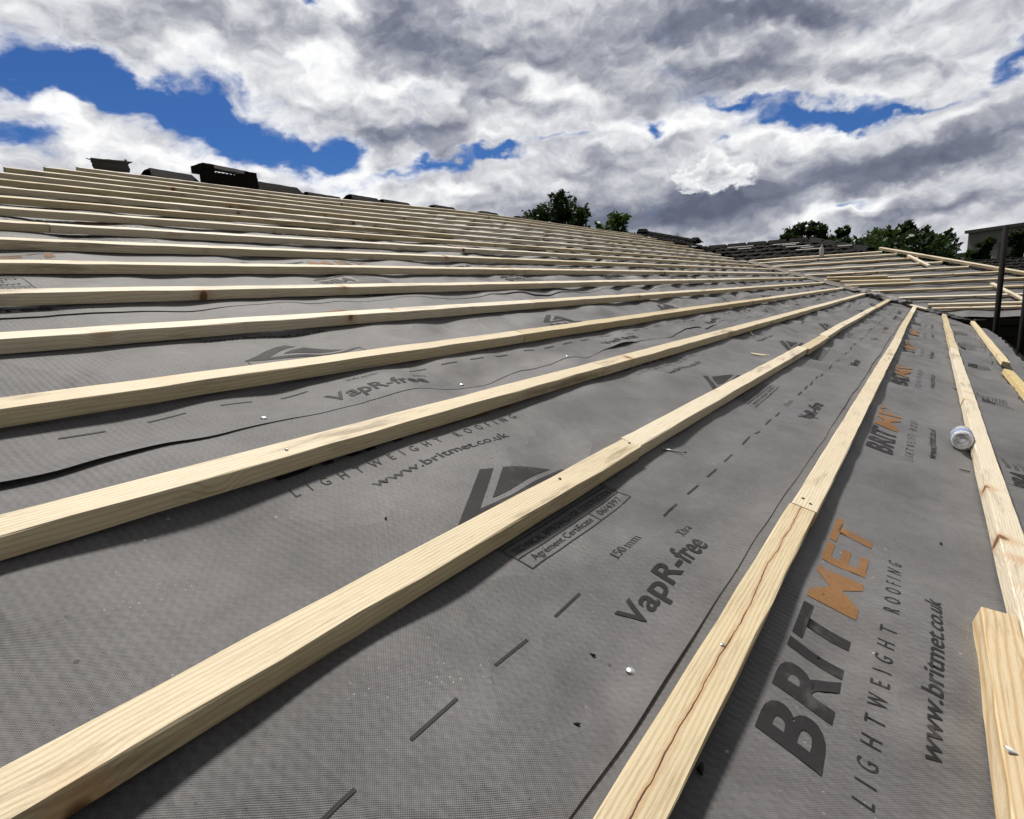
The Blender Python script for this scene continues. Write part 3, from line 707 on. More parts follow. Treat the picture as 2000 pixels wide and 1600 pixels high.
# ------------------------------------------------------------------ nails, chips and bits on the main slope
def on_sheet(u, v):
    i = max(j for j, e in enumerate(LAPS) if v >= e-1e-6); return float(sheet_w(u, v, i))
def small(name, mb, mats, u, v, z, yaw, label, cat, group=None, smooth=True):
    o = mb.build(name, mats, None, smooth); frame(o, ROT_MAIN, O_MAIN, u, v, z, yaw); return tag(o, label, cat, group)
NAILS = [(.629, .136, 'beside the cracked batten at the bottom'), (.687, .976, 'left one of two on the third underlay run'), (1.306, .966, 'right one of two on the third underlay run'), (1.90, .962, 'farthest one along the third underlay edge')]
for u, v, d in NAILS:
    mb = MB(); mb.lathe([(0, .0022), (.0045, .0018), (.0062, .0006), (.0064, 0), (.0015, -.001), (.0012, -.012), (0, -.014)], 14)
    small('clout_nail', mb, ZINC, u, v, on_sheet(u, v)+.001, 0, f'shiny clout nail head, {d}', 'nail', 'clout nails through the underlay')
HEADS = [(.705, .056, 'on the split batten'), (.93, .430, 'in the nearest long batten'), (1.235, .424, 'at the butt joint of the nearest long batten'), (.60, .786, 'in the fifth batten row'), (1.30, .043, 'left one at the split batten end'), (1.315, .060, 'right one at the split batten end')]
for u, v, d in HEADS:
    mb = MB(); mb.lathe([(0, .0016), (.0028, .0013), (.0034, .0002), (.0012, -.001), (.001, -.02), (0, -.02)], 10)
    small('batten_nail', mb, RUST if u > .72 else ZINC, u, v, BT+.0006, 0, f'flat nail head {d}', 'nail', 'nail heads in battens')
def bent(u, v, z, yaw, label, mat=RUST, L=.05, bend=.8, lean=.35):
    mb = MB(); pts = []
    for k in range(7):
        s_ = k/6; pts.append((L*math.sin(bend*s_*s_)*.6 + lean*s_*L, 0, L*s_*math.cos(bend*s_)*.9))
    mb.tube(pts, .0016, 8); mb.tube([pts[-1], tuple(Vector(pts[-1])+Vector((.0016, 0, .0006)))], .0036, 8)
    return small('bent_nail', mb, mat, u, v, z, yaw, label, 'nail', 'bent nails')
bent(5.62, -.655, BT-.002, 2.6, 'bent nail standing in the sawn end of the orange-tinted batten')
bent(5.02, -.62, BT-.002, 2.2, 'bent nail in the tip of the short knotty batten')
mb = MB(); mb.tube([(0, 0, .003), (.05, 0, .004)], .0020, 8); mb.tube([(-.0015, 0, .003), (0, 0, .003)], .0045, 10)
small('loose_nail', mb, ZINC, 1.375, .385, on_sheet(1.40, .37), -1.0, 'loose shiny nail sticking out from under the nearest long batten', 'nail')
mb = MB(); mb.tube([(0, 0, .003), (.030, .004, .003)], .0016, 8)
small('loose_nail', mb, RUST, 2.16, -.285, on_sheet(2.16, -.28), 1.9, 'small rusty nail on the underlay below the bottle', 'nail')
def chip(u, v, L, wd, yaw, label):
    mb = MB(); r = random.Random(int(u*1000)); n = 7; top = []; bot = []
    for k in range(n):
        s_ = k/(n-1); h = wd*(.35+.65*math.sin(math.pi*min(.95, .1+s_)))*r.uniform(.75, 1.1); z = .002+.006*s_*s_
        top.append((s_*L, h/2, z+.003)); bot.append((s_*L, -h/2, z))
    vs = top+bot+[(x, y, z-.002) for x, y, z in top+bot]; f = []
    for k in range(n-1):
        f += [(k, k+1, n+k+1, n+k)[::-1], (2*n+k, 2*n+k+1, 3*n+k+1, 3*n+k), (k, 2*n+k, 2*n+k+1, k+1), (n+k, n+k+1, 3*n+k+1, 3*n+k)]
    mb.add(vs, f); small('wood_chip', mb, CHIP, u, v, on_sheet(u, v)+.001, yaw, label, 'wood chip', 'wood chips on the underlay', False)
chip(3.16, .60, .10, .022, -.9, 'pale wood chip lying alone on bare underlay between two battens')
chip(3.72, .735, .075, .02, .3, 'pale splinter tucked against the lower side of a batten')
def crumb(u, v, s_, yaw, label):
    mb = MB(); r = random.Random(int(u*777)); pts = []
    for k in range(6): pts.append((s_*(k/5-.5), s_*.16*math.sin(k*.7+r.random()), .0012+.0006*math.sin(k)))
    mb.tube(pts, [s_*.05, s_*.15, s_*.22, s_*.18, s_*.16, s_*.05], 6); small('dead_leaf', mb, LEAFBIT, u, v, on_sheet(u, v), yaw, label, 'leaf scrap', 'dark leaf scraps')
crumb(.545, .02, .016, .5, 'dark curled leaf scrap left of the largest black letters'); crumb(.79, -.262, .014, 1.2, 'dark leaf scrap right of the web address'); crumb(1.475, -.205, .012, .3, 'dark crumb on the lowest underlay run below the bottle')
crumb(.86, -.052, .009, .3, 'small dark crumb on the largest lettering'); crumb(1.43, .345, .010, .8, 'dark crumb on underlay past the loose nail'); crumb(.62, .185, .008, 2., 'dark crumb left of the clout nail')
crumb(.50, .145, .008, 2.4, 'dark crumb between the dashes and the split batten'); crumb(.62, .56, .009, 1.0, 'dark crumb above the nearest long batten')
mb = MB(); vs = []; n = 9
for k in range(n):
    s_ = k/(n-1); a = s_*1.7; wd_ = .0055*(1-.75*s_); p_ = (-.030*math.sin(a), -.006*s_, .024*math.cos(a)-.010)
    vs += [(p_[0], p_[1]-wd_, p_[2]), (p_[0], p_[1]+wd_, p_[2]+.001)]
vs += [(x, y, z+.0012) for x, y, z in vs]
f = []
for k in range(n-1):
    i0 = 2*k; f += [(i0, i0+1, i0+3, i0+2), (2*n+i0, 2*n+i0+2, 2*n+i0+3, 2*n+i0+1), (i0, i0+2, 2*n+i0+2, 2*n+i0), (i0+1, 2*n+i0+1, 2*n+i0+3, i0+3)]
mb.add(vs, f); small('plastic_strip', mb, WHITEPL, .790, -.246, .020, 1.9, 'curled white plastic strip caught on the bold-grained batten', 'plastic strip')

# ------------------------------------------------------------------ water bottles
def pet():
    m, t, b = newmat('clear_plastic'); b.inputs['Base Color'].default_value = (.95, .96, .97, 1); b.inputs['Transmission Weight'].default_value = .62
    b.inputs['Roughness'].default_value = .04; b.inputs['IOR'].default_value = 1.33
    oc = t.new('ShaderNodeTexCoord').outputs['Object']; bump(t, b, t.noise(oc, 46., 3, .5), .5, .004); return m
PET = pet(); BLUEL = simple('blue_label', (.22, .32, .62), .4, .25, 60.); PALEL = simple('pale_label', (.6, .63, .72), .4, .1, 40.); CAPM = simple('blue_cap', (.06, .16, .5), .4, .1, 30.)
HAZY = simple('hazy_plastic', (.74, .75, .78), .3, .08, 30.)
def bottle(s_=1.0, name='water_bottle', mat=None):
    root = bpy.data.objects.new(name, None); link(root)
    mb = MB(); mb.lathe([(0, .010), (.012, .012), (.022, .003), (.034, 0), (.042, .006), (.044, .016), (.043, .030), (.0445, .036), (.0445, .085), (.043, .095), (.0445, .105), (.0445, .150), (.040, .185), (.026, .215), (.0145, .235), (.0135, .262), (0, .262)], 32)
    mb.v = [tuple(c*s_ for c in q) for q in mb.v]; mb.build('bottle_body', mat or PET, root, True)
    mb = MB(); mb.lathe([(.0452, .038), (.0457, .040), (.0457, .083), (.0452, .085)], 32); mb.v = [tuple(c*s_ for c in q) for q in mb.v]; mb.build('label_band', PALEL if mat else BLUEL, root, True)
    mb = MB(); mb.lathe([(.0142, .245), (.0160, .246), (.0160, .262), (.0150, .266), (0, .266)], 20); mb.v = [tuple(c*s_ for c in q) for q in mb.v]; mb.build('bottle_cap', mat or CAPM, root, True)
    return root
b1 = bottle(.70)
b1.matrix_world = Matrix.Translation(Wm(2.40, -.262, .0285)) @ (ROT_MAIN @ Matrix.Rotation(-.02, 3, 'Z') @ Matrix.Rotation(RAD(91), 3, 'Y')).to_4x4()
tag(b1, 'clear water bottle lying on its side against a batten, base towards the viewer', 'bottle', 'water bottles')
b2 = bottle(.95, mat=HAZY); b2.matrix_world = Matrix.Translation(Vector((14.33, 1.79, RZ + .93 + .035)))
tag(b2, 'clear water bottle standing upright on the far slope', 'bottle', 'water bottles')

# ------------------------------------------------------------------ the far wing: underlay, battens, valley and hip
HIPX = 13.64
def wa0(v): return -(np.asarray(v, float)*CP)                    # valley, along-batten coordinate (a = -Y)
def wa1(v): return -(np.asarray(v, float)*CP + XW - HIPX)        # hip
WV0, WV1 = -.36, 5.05
FW = Field(21, 20, .12, .8)
WLAPS = [-.36, .33, 1.18, 2.03, 2.88]
WDESC = ['lowest run of underlay on the far battened slope', 'second run of underlay up the far battened slope', 'third run of underlay up the far battened slope', 'fourth run of underlay up the far battened slope', 'topmost run of underlay on the far battened slope, below old tiles']
for i, e in enumerate(WLAPS):
    top = WLAPS[i+1]+.06 if i+1 < len(WLAPS) else 3.75
    vs = np.arange(e, top+.001, .04); A = np.linspace(0, 1, 60)
    A2, V2 = np.meshgrid(A, vs, indexing='ij'); a = wa0(V2)*(1-A2) + wa1(V2)*A2
    z = -.012*(.5-.5*np.cos(2*math.pi*a/.6)) + .003*FW(a, V2) - .006 + .006*np.exp(-((V2-e)/.04)**2) - .0035*(sst(V2, top-.09, top-.06) if i+1 < len(WLAPS) else 0)
    nu, nv = a.shape; idx = np.arange(nu*nv).reshape(nu, nv)
    f = np.stack([idx[:-1, :-1], idx[1:, :-1], idx[1:, 1:], idx[:-1, 1:]], -1).reshape(-1, 4)
    o = mesh('roofing_underlay', np.stack([a.ravel(), V2.ravel(), z.ravel()], 1), f, UNDER, smooth=True)
    o.matrix_world = Matrix.Translation(O_WING) @ ROT_WING.to_4x4(); tag(o, WDESC[i], 'roofing underlay', 'runs of underlay on the far wing')
WROWS = [-.07, .11, .48, .88, 1.27, 1.66, 2.06, 2.44, 2.83, 3.20, 3.47]
for r_, v in enumerate(WROWS):
    a0, a1 = float(wa0(v))+.10, float(wa1(v))-.02; sid += 1
    if r_ < 2: a1 += .02; a0 = max(a0, .02+.1)
    o = batten(a1-a0, seed=sid+40, seg=.3); frame(o, ROT_WING, O_WING, a0, v, 0, rnd.uniform(-.004, .004))
    tag(o, f'pale batten on the far wing slope, {ORD[r_+1]} row up from its eave', 'batten', 'battens on the far wing')
def loose(p0, p1, z, label, wd=.05, mat=PINE, th=BT):
    global sid
    sid += 1; d = Vector(p1)-Vector(p0); L = d.length; o = batten(L, wd=wd, th=th, seed=sid, mat=mat, seg=.4, name='loose_batten')
    frame(o, ROT_WING, O_WING, p0[0], p0[1], z, math.atan2(d[1], d[0])); return tag(o, label, 'batten', 'loose battens lying on the far wing')
loose((-1.46, 1.71), (-.50, 1.63), BT, 'upper of two short loose battens lying by the valley on the far wing')
loose((-1.20, 1.42), (-.16, 1.34), BT, 'lower of two short loose battens lying by the valley on the far wing')
loose((-2.75, 3.36), (-1.9, 3.34), BT, 'short loose batten at the top of the valley beside old tiles')
loose((-.28, 2.95), (.06, 2.17), BT, 'short batten laid slantwise near the top of the far hip')
loose((.88, .98), (1.22, .10), BT, 'batten laid slantwise near the eave of the far wing behind the scaffold poles')
# hip batten
h0, h1 = Vector((-.80, 3.62, 0)), Vector((3.40, -.82, 0)); hl = (h1-h0).length
o = batten(hl, wd=.055, th=.05, seed=301, seg=.4, name='hip_batten'); frame(o, ROT_WING, O_WING, h0[0]+.02, h0[1], BT-.002, math.atan2((h1-h0)[1], (h1-h0)[0]))
tag(o, 'long pale timber running down the hip of the far wing', 'hip timber')
# valley boards
def valley_strip(v0_, v1_, off, wd, z, label, mat, th=.02):
    p0, p1 = Wm(float(ur(v0_)), v0_, 0), Wm(float(XW+v1_*CP), v1_, 0); d = (p1-p0); L = d.length; sid_ = int(off*1000)+400
    ex = d.normalized(); ez = Vector((-SP/1, -SP, 2*CP)).normalized(); ez = (ez - ex*ez.dot(ex)).normalized(); ey = ez.cross(ex)
    o = batten(L, wd=wd, th=th, seed=abs(sid_), mat=mat, seg=.3, name='valley_board'); R = Matrix((ex, ey, ez)).transposed()
    o.matrix_world = Matrix.Translation(p0 + ey*off + ez*z) @ R.to_4x4(); return tag(o, label, 'valley board', 'boards along the valley')
valley_strip(.85, 3.45, .045, .12, .045, 'weathered board along the valley on the far wing side', OLD_WOOD)
valley_strip(.80, 3.40, -.14, .12, .03, 'weathered board along the valley on the near slope side', OLD_WOOD)
valley_strip(-.30, .22, -.03, .07, .02, 'pale batten end lying in the lower valley', PINE)
# rolled edge of underlay in the valley
def roll(v0_, v1_, r0, mat, label, name, sq=1.0, seedn=9, zo=.03):
    fr = Field(seedn, 12, .06, .4); n = 40; m = 18; V = []; F = []
    p0, p1 = Wm(XW+v0_*CP, v0_, 0), Wm(XW+v1_*CP, v1_, 0); ex = (p1-p0).normalized(); ez = Vector((0, 0, 1)); ey = ez.cross(ex).normalized(); ez = ex.cross(ey)
    for i in range(n):
        s_ = i/(n-1); c = p0.lerp(p1, s_) + ez*zo
        for k in range(m):
            g_ = 2*math.pi*k/m; rr = r0*(1+.22*fr(s_*(p1-p0).length, g_*.12)+.10*math.sin(3*g_+s_*9)); V.append(tuple(c + ey*math.cos(g_)*rr + ez*math.sin(g_)*rr*sq))
    for i in range(n-1):
        for k in range(m): F.append((i*m+k, i*m+(k+1) % m, (i+1)*m+(k+1) % m, (i+1)*m+k))
    F.append(tuple(range(m))[::-1]); F.append(tuple((n-1)*m+k for k in range(m)))
    o = mesh(name, V, F, mat, None, True); return tag(o, label, 'roofing underlay')
roll(.15, .98, .072, UNDER, 'crumpled roll of grey underlay lying in the valley', 'underlay_roll', .8)
roll(-.62, -.12, .065, BLACKPL, 'crumpled flap of black plastic sheet at the foot of the valley', 'plastic_sheet', .45, 15, .02)

# ------------------------------------------------------------------ old dark tiles still in place
def tiles(rot, org, v0_, v1_, lo, hi, seed, course=.345, tw=.30, parent=None, name='tiled_slope'):
    """stepped courses of interlocking tiles with a roll at each side"""
    r = np.random.RandomState(seed); V = []; F = []
    nrow = int(math.ceil((v1_-v0_)/course))
    for q in range(nrow):
        va = v0_+q*course; vb = min(va+course+.05, v1_)
        x0, x1 = lo((va+vb)/2), hi((va+vb)/2)
        if x1-x0 < .1: continue
        nt = int((x1-x0)/tw)+1; x = x0 - (q % 2)*tw*.5
        for j in range(nt+1):
            xa, xb = max(x, x0), min(x+tw-.004, x1); x += tw
            if xb-xa < .02: continue
            z = .035 + r.uniform(-.004, .004); sk = r.uniform(-.006, .006)
            prof = [(0, 0), (.06, .016), (.16, .022), (.30, .004), (.55, 0), (.66, .012), (.78, .020), (.90, .014), (1, .002)]
            b = len(V)
            for (s_, h) in prof: V.append((xa+(xb-xa)*s_, va+sk, z+h))
            for (s_, h) in prof: V.append((xa+(xb-xa)*s_, vb+sk, z+h-.034))
            for (s_, h) in prof: V.append((xa+(xb-xa)*s_, va+sk, z+h-.030))
            m = len(prof)
            for k in range(m-1):
                F.append((b+k, b+k+1, b+m+k+1, b+m+k)); F.append((b+k, b+2*m+k, b+2*m+k+1, b+k+1))
    o = mesh(name, V, F, TILE, parent)
    o.matrix_world = Matrix.Translation(org) @ rot.to_4x4(); return o
# the house under all of this
house = empty('house', (4, 3, 0))
tag(house, 'low house being re-roofed, old dark tiles left at its far end', 'house')
bpy.context.view_layer.update()
def under(o):
    mw = o.matrix_world.copy(); o.parent = house; o.matrix_parent_inverse = house.matrix_world.inverted(); o.matrix_world = mw
    return o
o = tiles(ROT_MAIN, O_MAIN, 3.95, V_RIDGE+.05, lambda v: 14.72-.20*max(0., v-4.2), lambda v: XW+v*CP-.05, 31); under(o)
o.location += ROT_MAIN @ Vector((0, 0, .085))
o = tiles(ROT_WING, O_WING, 3.60, 5.07, lambda v: float(wa0(v))+.04, lambda v: float(wa1(v))-.05, 32); under(o)
# deck under the underlay, back slopes, walls
mb = MB(); D = -.045
def quad(*pts): mb.add([tuple(q) for q in pts], [tuple(range(len(pts)))])
quad(Wm(-4.3, V_EAVE+.02, D), Wm(9.70, V_EAVE+.02, D), Wm(10.66, -.36, D), Wm(XW, 0, D), Wm(XW+V_RIDGE*CP, V_RIDGE, D), Wm(float(ul(V_RIDGE)), V_RIDGE, D))
quad(Wm(XW, 0, D), Ww(.36, WV0+.02, D), Ww(2.98, WV0+.02, D), Ww(float(wa1(5.07)), 5.07, D), Ww(float(wa0(5.07)), 5.07, D))
YR = V_RIDGE*CP; ZR = RZ+V_RIDGE*SP
quad((float(ul(V_RIDGE)), YR, ZR-.04), (24, YR, ZR-.04), (24, 2*YR+.8, RZ-.24), (-4.3, 2*YR+.8, RZ-.24))
quad((float(ul(V_RIDGE)), YR, ZR-.05), (-4.3, 2*YR+.8, RZ-.24), (-4.3, -.83, RZ-.25))
XR = XW+5.07*CP; ZW = RZ+5.07*SP
quad((XR, XR-HIPX, ZW-.04), (XR, YR+1, ZW-.04), (XR+5, YR+1, ZW-1.6), (XR+5, XR-HIPX-5, ZW-1.6))
quad((XR, XR-HIPX, ZW-.05), (XR+5.2, -2.98, RZ-.12), (10.67, -2.98, RZ-.12))
under(mb.build('roof_deck', SOFFIT))
mb = MB(); mb.box((-4.0, -.55, 0), (10.95, -.30, 2.72)); mb.box((10.95, -2.75, 0), (11.2, -.30, 2.72)); mb.box((11.2, -2.75, 0), (20, -2.5, 2.72)); mb.box((-4.0, -.3, 0), (-3.75, 12.3, 2.72)); under(mb.build('wall', HOUSEB))
mb = MB(); mb.box((-4.2, -.815, 2.545), (9.72, -.79, 2.72)); mb.box((10.69, -2.95, 2.62), (10.715, -.36, 2.84)); mb.box((-4.2, -.79, 2.54), (10.949, -.551, 2.555)); mb.box((10.715, -2.95, 2.62), (10.949, -.56, 2.635)); under(mb.build('fascia', FASCIA))
mb = MB()
def gut(p0, p1, out):
    p0, p1, out = Vector(p0), Vector(p1), Vector(out); n = 9; V = []; F = []
    for P_ in (p0, p1):
        for k in range(n):
            g_ = math.pi*k/(n-1); V.append(tuple(P_ + out*(.055-.055*math.cos(g_)) + Vector((0, 0, -.05*math.sin(g_)))))
        for k in range(n):
            g_ = math.pi*k/(n-1); V.append(tuple(P_ + out*(.055-.051*math.cos(g_)) + Vector((0, 0, -.046*math.sin(g_)))))
    for k in range(n-1): F += [(k, k+1, 2*n+k+1, 2*n+k), (n+k, 3*n+k, 3*n+k+1, n+k+1)]
    mb.add(V, F)
gut((-4.2, -.817, 2.68), (9.7, -.817, 2.68), (0, -1, 0)); gut((10.688, -.93, 2.80), (10.688, -2.95, 2.80), (-1, 0, 0)); under(mb.build('gutter', GUTTER))
# ------------------------------------------------------------------ ridge tiles along the main ridge, each one loose
def ridge_tile(L=.42, half=.13, h=.085, th=.016, seed=0, slot=False, broken=False):
    """angular trough tile laid upside the ridge: extruded profile with flat top"""
    r = random.Random(seed)
    prof = [(-half, 0), (-half*.42, h*.93), (-half*.2, h), (half*.2, h), (half*.42, h*.93), (half, 0)]
    inn = [(half-th*1.2, 0), (half*.42-th*.5, h*.93-th), (half*.2, h-th), (-half*.2, h-th), (-half*.42+th*.5, h*.93-th), (-half+th*1.2, 0)]
    ring = prof+inn; n = 8; mb = MB(); V = []; m = len(ring)
    for i in range(n):
        s_ = i/(n-1)
        for j, (y, z) in enumerate(ring):
            e_ = (r.uniform(-.012, .012) if broken or i in (0, n-1) else 0) + (z*.55 if i == 0 else -z*.55 if i == n-1 else 0)
            V.append((s_*L + e_*(1 if i in (0, n-1) else .3), y*(1+.02*r.uniform(-1, 1)), z*(1+.03*r.uniform(-1, 1))))
    F = []
    for i in range(n-1):
        for j in range(m): F.append((i*m+j, i*m+(j+1) % m, (i+1)*m+(j+1) % m, (i+1)*m+j))
    half_ = len(prof)
    for i in (0, n-1):
        for j in range(half_-1): F.append((i*m+j, i*m+j+1, i*m+m-2-j, i*m+m-1-j))
    mb.add(V, F); return mb
def rt(u, z, L, tilt=0, yaw=0, roll=0, label='', half=.13, h=.085, seed=0, mat=TILE, broken=False):
    o = ridge_tile(L, half, h, seed=seed, broken=broken).build('ridge_tile', mat)
    R = ROT_FLAT @ Matrix.Rotation(yaw, 3, 'Z') @ Matrix.Rotation(tilt, 3, 'Y') @ Matrix.Rotation(roll, 3, 'X')
    zz_ = float(bow(u, V_RIDGE))
    o.matrix_world = Matrix.Translation(Vector((u, YR, ZR+z+zz_))) @ R.to_4x4(); return tag(o, label, 'ridge tile', 'old ridge tiles along the main ridge')
ROT_FLAT = Matrix.Identity(3)
mb = MB(); V_, F_ = [], []; rr_ = random.Random(8); n_, m_ = 9, 9
for lay in (0, 1):
    for i in range(n_):
        for k in range(m_):
            g_ = RAD(-70 + 140*k/(m_-1)); R_ = .078 + .012*lay
            e_ = rr_.uniform(-.014, .014) if i in (0, n_-1) else 0
            V_.append((i/(n_-1)*.36 + e_ - (.05*(k/(m_-1)-.5) if i == 0 else 0), R_*math.cos(g_), R_*math.sin(g_) + (rr_.uniform(-.006, .006) if k == m_-1 else 0)))
for i in range(n_-1):
    for k in range(m_-1):
        q = i*m_+k; F_ += [(q, q+1, q+m_+1, q+m_), (n_*m_+q, n_*m_+q+m_, n_*m_+q+m_+1, n_*m_+q+1)]
for i in range(n_-1): F_ += [(i*m_, (i+1)*m_, n_*m_+(i+1)*m_, n_*m_+i*m_), (i*m_+m_-1, n_*m_+i*m_+m_-1, n_*m_+(i+1)*m_+m_-1, (i+1)*m_+m_-1)]
for k in range(m_-1): F_ += [(k, n_*m_+k, n_*m_+k+1, k+1), ((n_-1)*m_+k, (n_-1)*m_+k+1, n_*m_+(n_-1)*m_+k+1, n_*m_+(n_-1)*m_+k)]
mb.add(V_, F_); mb.tube([(-.01, .06, .040), (-.07, .05, .062)], [.010, .004], 6); mb.box((.29, .03, .065), (.31, .05, .100))
o = mb.build('ridge_tile', TILE_IN); o.matrix_world = Matrix.Translation(Vector((2.56, YR-.05, ZR+.035))) @ (Matrix.Rotation(-.05, 3, 'Y') @ Matrix.Rotation(.75, 3, 'X')).to_4x4() @ Matrix.Diagonal((.85, .68, .68, 1))
tag(o, 'broken ridge tile tipped over, pale hollow side showing, leftmost on the ridge', 'ridge tile', 'old ridge tiles along the main ridge')
rt(2.98, .0, .47, .03, 0, 0, 'rough ridge tile second from the left, chipped at its ends', seed=2, broken=True)
# propped tile with daylight through the slot
mb = MB(); capp = [(-.155, .105), (-.145, .125), (-.085, .172), (-.06, .180), (.03, .184), (.075, .178), (.070, .160), (.03, .166), (-.055, .162), (-.078, .156), (-.128, .112), (-.140, .098)]
V_, F_ = [], []; n_ = 9; rr_ = random.Random(5)
for i in range(n_):
    s_ = i/(n_-1)
    for (y, z) in capp: V_.append((s_*.60 + (rr_.uniform(-.008, .008)) + (max(0., z-.09)*.9 if i == 0 else -max(0., z-.09)*.9 if i == n_-1 else 0), y+rr_.uniform(-.003, .003), z-.02*s_+rr_.uniform(-.003, .003)))
m_ = len(capp)
for i in range(n_-1):
    for k in range(m_): F_.append((i*m_+k, i*m_+(k+1) % m_, (i+1)*m_+(k+1) % m_, (i+1)*m_+k))
F_ += [tuple(range(m_)), tuple((n_-1)*m_+k for k in range(m_))[::-1]]
mb.add(V_, F_); mb.box((.0, -.15, -.04), (.60, -.09, .082)); mb.box((.0, -.148, .082), (.13, .05, .15)); mb.box((.47, -.148, .082), (.595, .05, .135))
for q in range(8): mb.box((.15+q*.042, -.149, .082), (.162+q*.042, -.10, .087))
o = mb.build('ridge_vent_tile', TILE); o.matrix_world = Matrix.Translation(Vector((3.47, YR, ZR+.02))); tag(o, 'tall raised ridge tile with a slot of daylight through it', 'ridge tile', 'old ridge tiles along the main ridge')
rt(4.07, .0, .60, .02, 0, 0, 'mossy ridge tile butted against the raised slotted one', seed=4, h=.10)
rt(4.72, -.035, .55, .02, 0, 0, 'low ridge tile just past the mossy one, sunk into the ridge', seed=5)
rt(5.38, -.005, .52, .02, 0, 0, 'ridge tile with a square left end, below the white cumulus', seed=6)
rt(5.93, -.025, .55, .02, 0, 0, 'thin looking ridge tile continuing right of the square ended one', seed=7)
rt(6.95, -.03, .50, .01, 0, 0, 'separate ridge tile midway along the ridge', seed=8)
rt(8.1, -.035, .48, .01, 0, 0, 'ridge tile left of the dark tree', seed=9)
rt(9.15, -.035, .48, .01, 0, 0, 'ridge tile touching the left edge of the dark tree', seed=10)
def block_tile(u, z, label, seed):
    r_ = random.Random(seed); mb = MB(); V_ = []
    for (x0, x1, y0, y1, zz_) in ((0, .37, -.14, .12, -.06), (.01, .36, -.13, .11, .05), (.07, .29, -.08, .07, .125)):
        V_ += [(x+r_.uniform(-.012, .012), y, zz_+r_.uniform(-.01, .01)) for x, y in ((x0, y0), (x1, y0), (x1, y1), (x0, y1))]
    F_ = [(3, 2, 1, 0), (8, 9, 10, 11)] + [(q*4+k, q*4+(k+1) % 4, q*4+4+(k+1) % 4, q*4+4+k) for q in (0, 1) for k in range(4)]
    mb.add(V_, F_); o = mb.build('ridge_tile', TILE)
    o.matrix_world = Matrix.Translation(Vector((u, YR-.05, ZR+z))) @ Matrix.Rotation(.15, 3, 'Z').to_4x4(); tag(o, label, 'ridge tile', 'old ridge tiles along the main ridge')
block_tile(14.7, .12, 'humped ridge tile on the dark tiles just right of the small bush', 21)
block_tile(18.9, .12, 'humped ridge tile far along the dark ridge before it dips', 22)
for q, (u, d) in enumerate([(15.1, 'first'), (15.6, 'second'), (16.1, 'third'), (16.6, 'fourth'), (17.1, 'fifth'), (17.6, 'sixth'), (18.1, 'seventh'), (18.6, 'eighth'), (19.1, 'ninth')]):
    rt(u, .055-.003*q, .49, .015, 0, 0, f'dark ridge tile over the old tiles, {d} right of the humped one', seed=30+q)
# ridge and hip of the far wing
for q in range(6):
    o = ridge_tile(.47, .13, .08, seed=50+q).build('ridge_tile', TILE); o.matrix_world = Matrix.Translation(Vector((XR, XR-HIPX+.02+q*.47, ZW+.0))) @ Matrix.Rotation(RAD(90), 3, 'Z').to_4x4()
    tag(o, f'dark ridge tile on the far wing, {ORD[q+1]} from its peak', 'ridge tile', 'ridge tiles of the far wing')
hd = Vector((-1, -1, -TP)); hd.normalize()
for q in range(4):
    o = ridge_tile(.47, .13, .075, seed=60+q).build('hip_tile', TILE); ex = hd; ey = Vector((1, -1, 0)).normalized(); ez = ex.cross(ey)
    if ez.z < 0: ey = -ey; ez = -ez
    o.matrix_world = Matrix.Translation(Vector((XR, XR-HIPX, ZW)) + hd*(.02+q*.465)) @ Matrix((ex, ey, ez)).transposed().to_4x4()
    tag(o, f'dark hip tile on the far wing, {ORD[q+1]} down from the peak', 'hip tile', 'hip tiles of the far wing')
SLD = ['longest one near the ridge', 'short one below the longest', 'third down, left of the bottle', 'short one fourth down', 'lowest one left of the bottle', 'the one right of the bottle', 'upper one far left', 'lower one far left']
# pale slats left between the old tiles of the far wing
for q, (v, a, L) in enumerate([(4.55, -2.95, .55), (4.42, -2.72, .28), (4.22, -2.62, .50), (4.05, -2.28, .25), (3.88, -2.35, .5), (3.95, -1.55, .27), (4.62, -4.0, .6), (4.40, -3.7, .3)]):
    mb = MB(); mb.box((0, 0, 0), (L, .034, .012)); o = mb.build('pale_slat', SLAT); frame(o, ROT_WING, O_WING, a, v, .082, 0)
    tag(o, f'short pale slat among dark tiles of the far wing, {SLD[q]}', 'slat', 'pale slats among the old tiles')
# weeds rooted along the dark ridge
def weed(pos, n, h, seed, label):
    r = np.random.RandomState(seed); V = []; F = []
    for k in range(n):
        a = r.uniform(0, 6.28); le = r.uniform(.35, 1)*h; lean = r.uniform(.1, .8); bx_, by_ = r.uniform(-.3, .3), r.uniform(-.08, .08); wd_ = r.uniform(.012, .03); b = len(V)
        for s_ in (0, .5, 1):
            x = bx_+math.cos(a)*lean*le*s_*s_; y = by_+math.sin(a)*lean*le*s_*s_; z = le*s_*(1-.2*s_); t_ = wd_*(1.1-s_)
            V += [(x-t_, y, z), (x+t_, y+t_*.4, z)]
        F += [(b, b+1, b+3, b+2), (b+2, b+3, b+5, b+4)]
    o = mesh('weed', V, F, WEED); o.location = pos; return tag(o, label, 'weed', 'weeds growing on the dark ridge')
weed((17.2, YR-.1, ZR+.02), 120, .34, 1, 'bushy weed growing on the dark tiled ridge'); weed((16.2, YR-.1, ZR+.03), 90, .24, 2, 'low weed on the dark ridge left of the bushy one'); weed((18.2, YR-.1, ZR), 50, .30, 3, 'thin weed on the dark ridge right of the bushy one'); weed((15.4, YR-.1, ZR+.08), 60, .2, 4, 'tuft of weed on the dark ridge beside the humped tile')

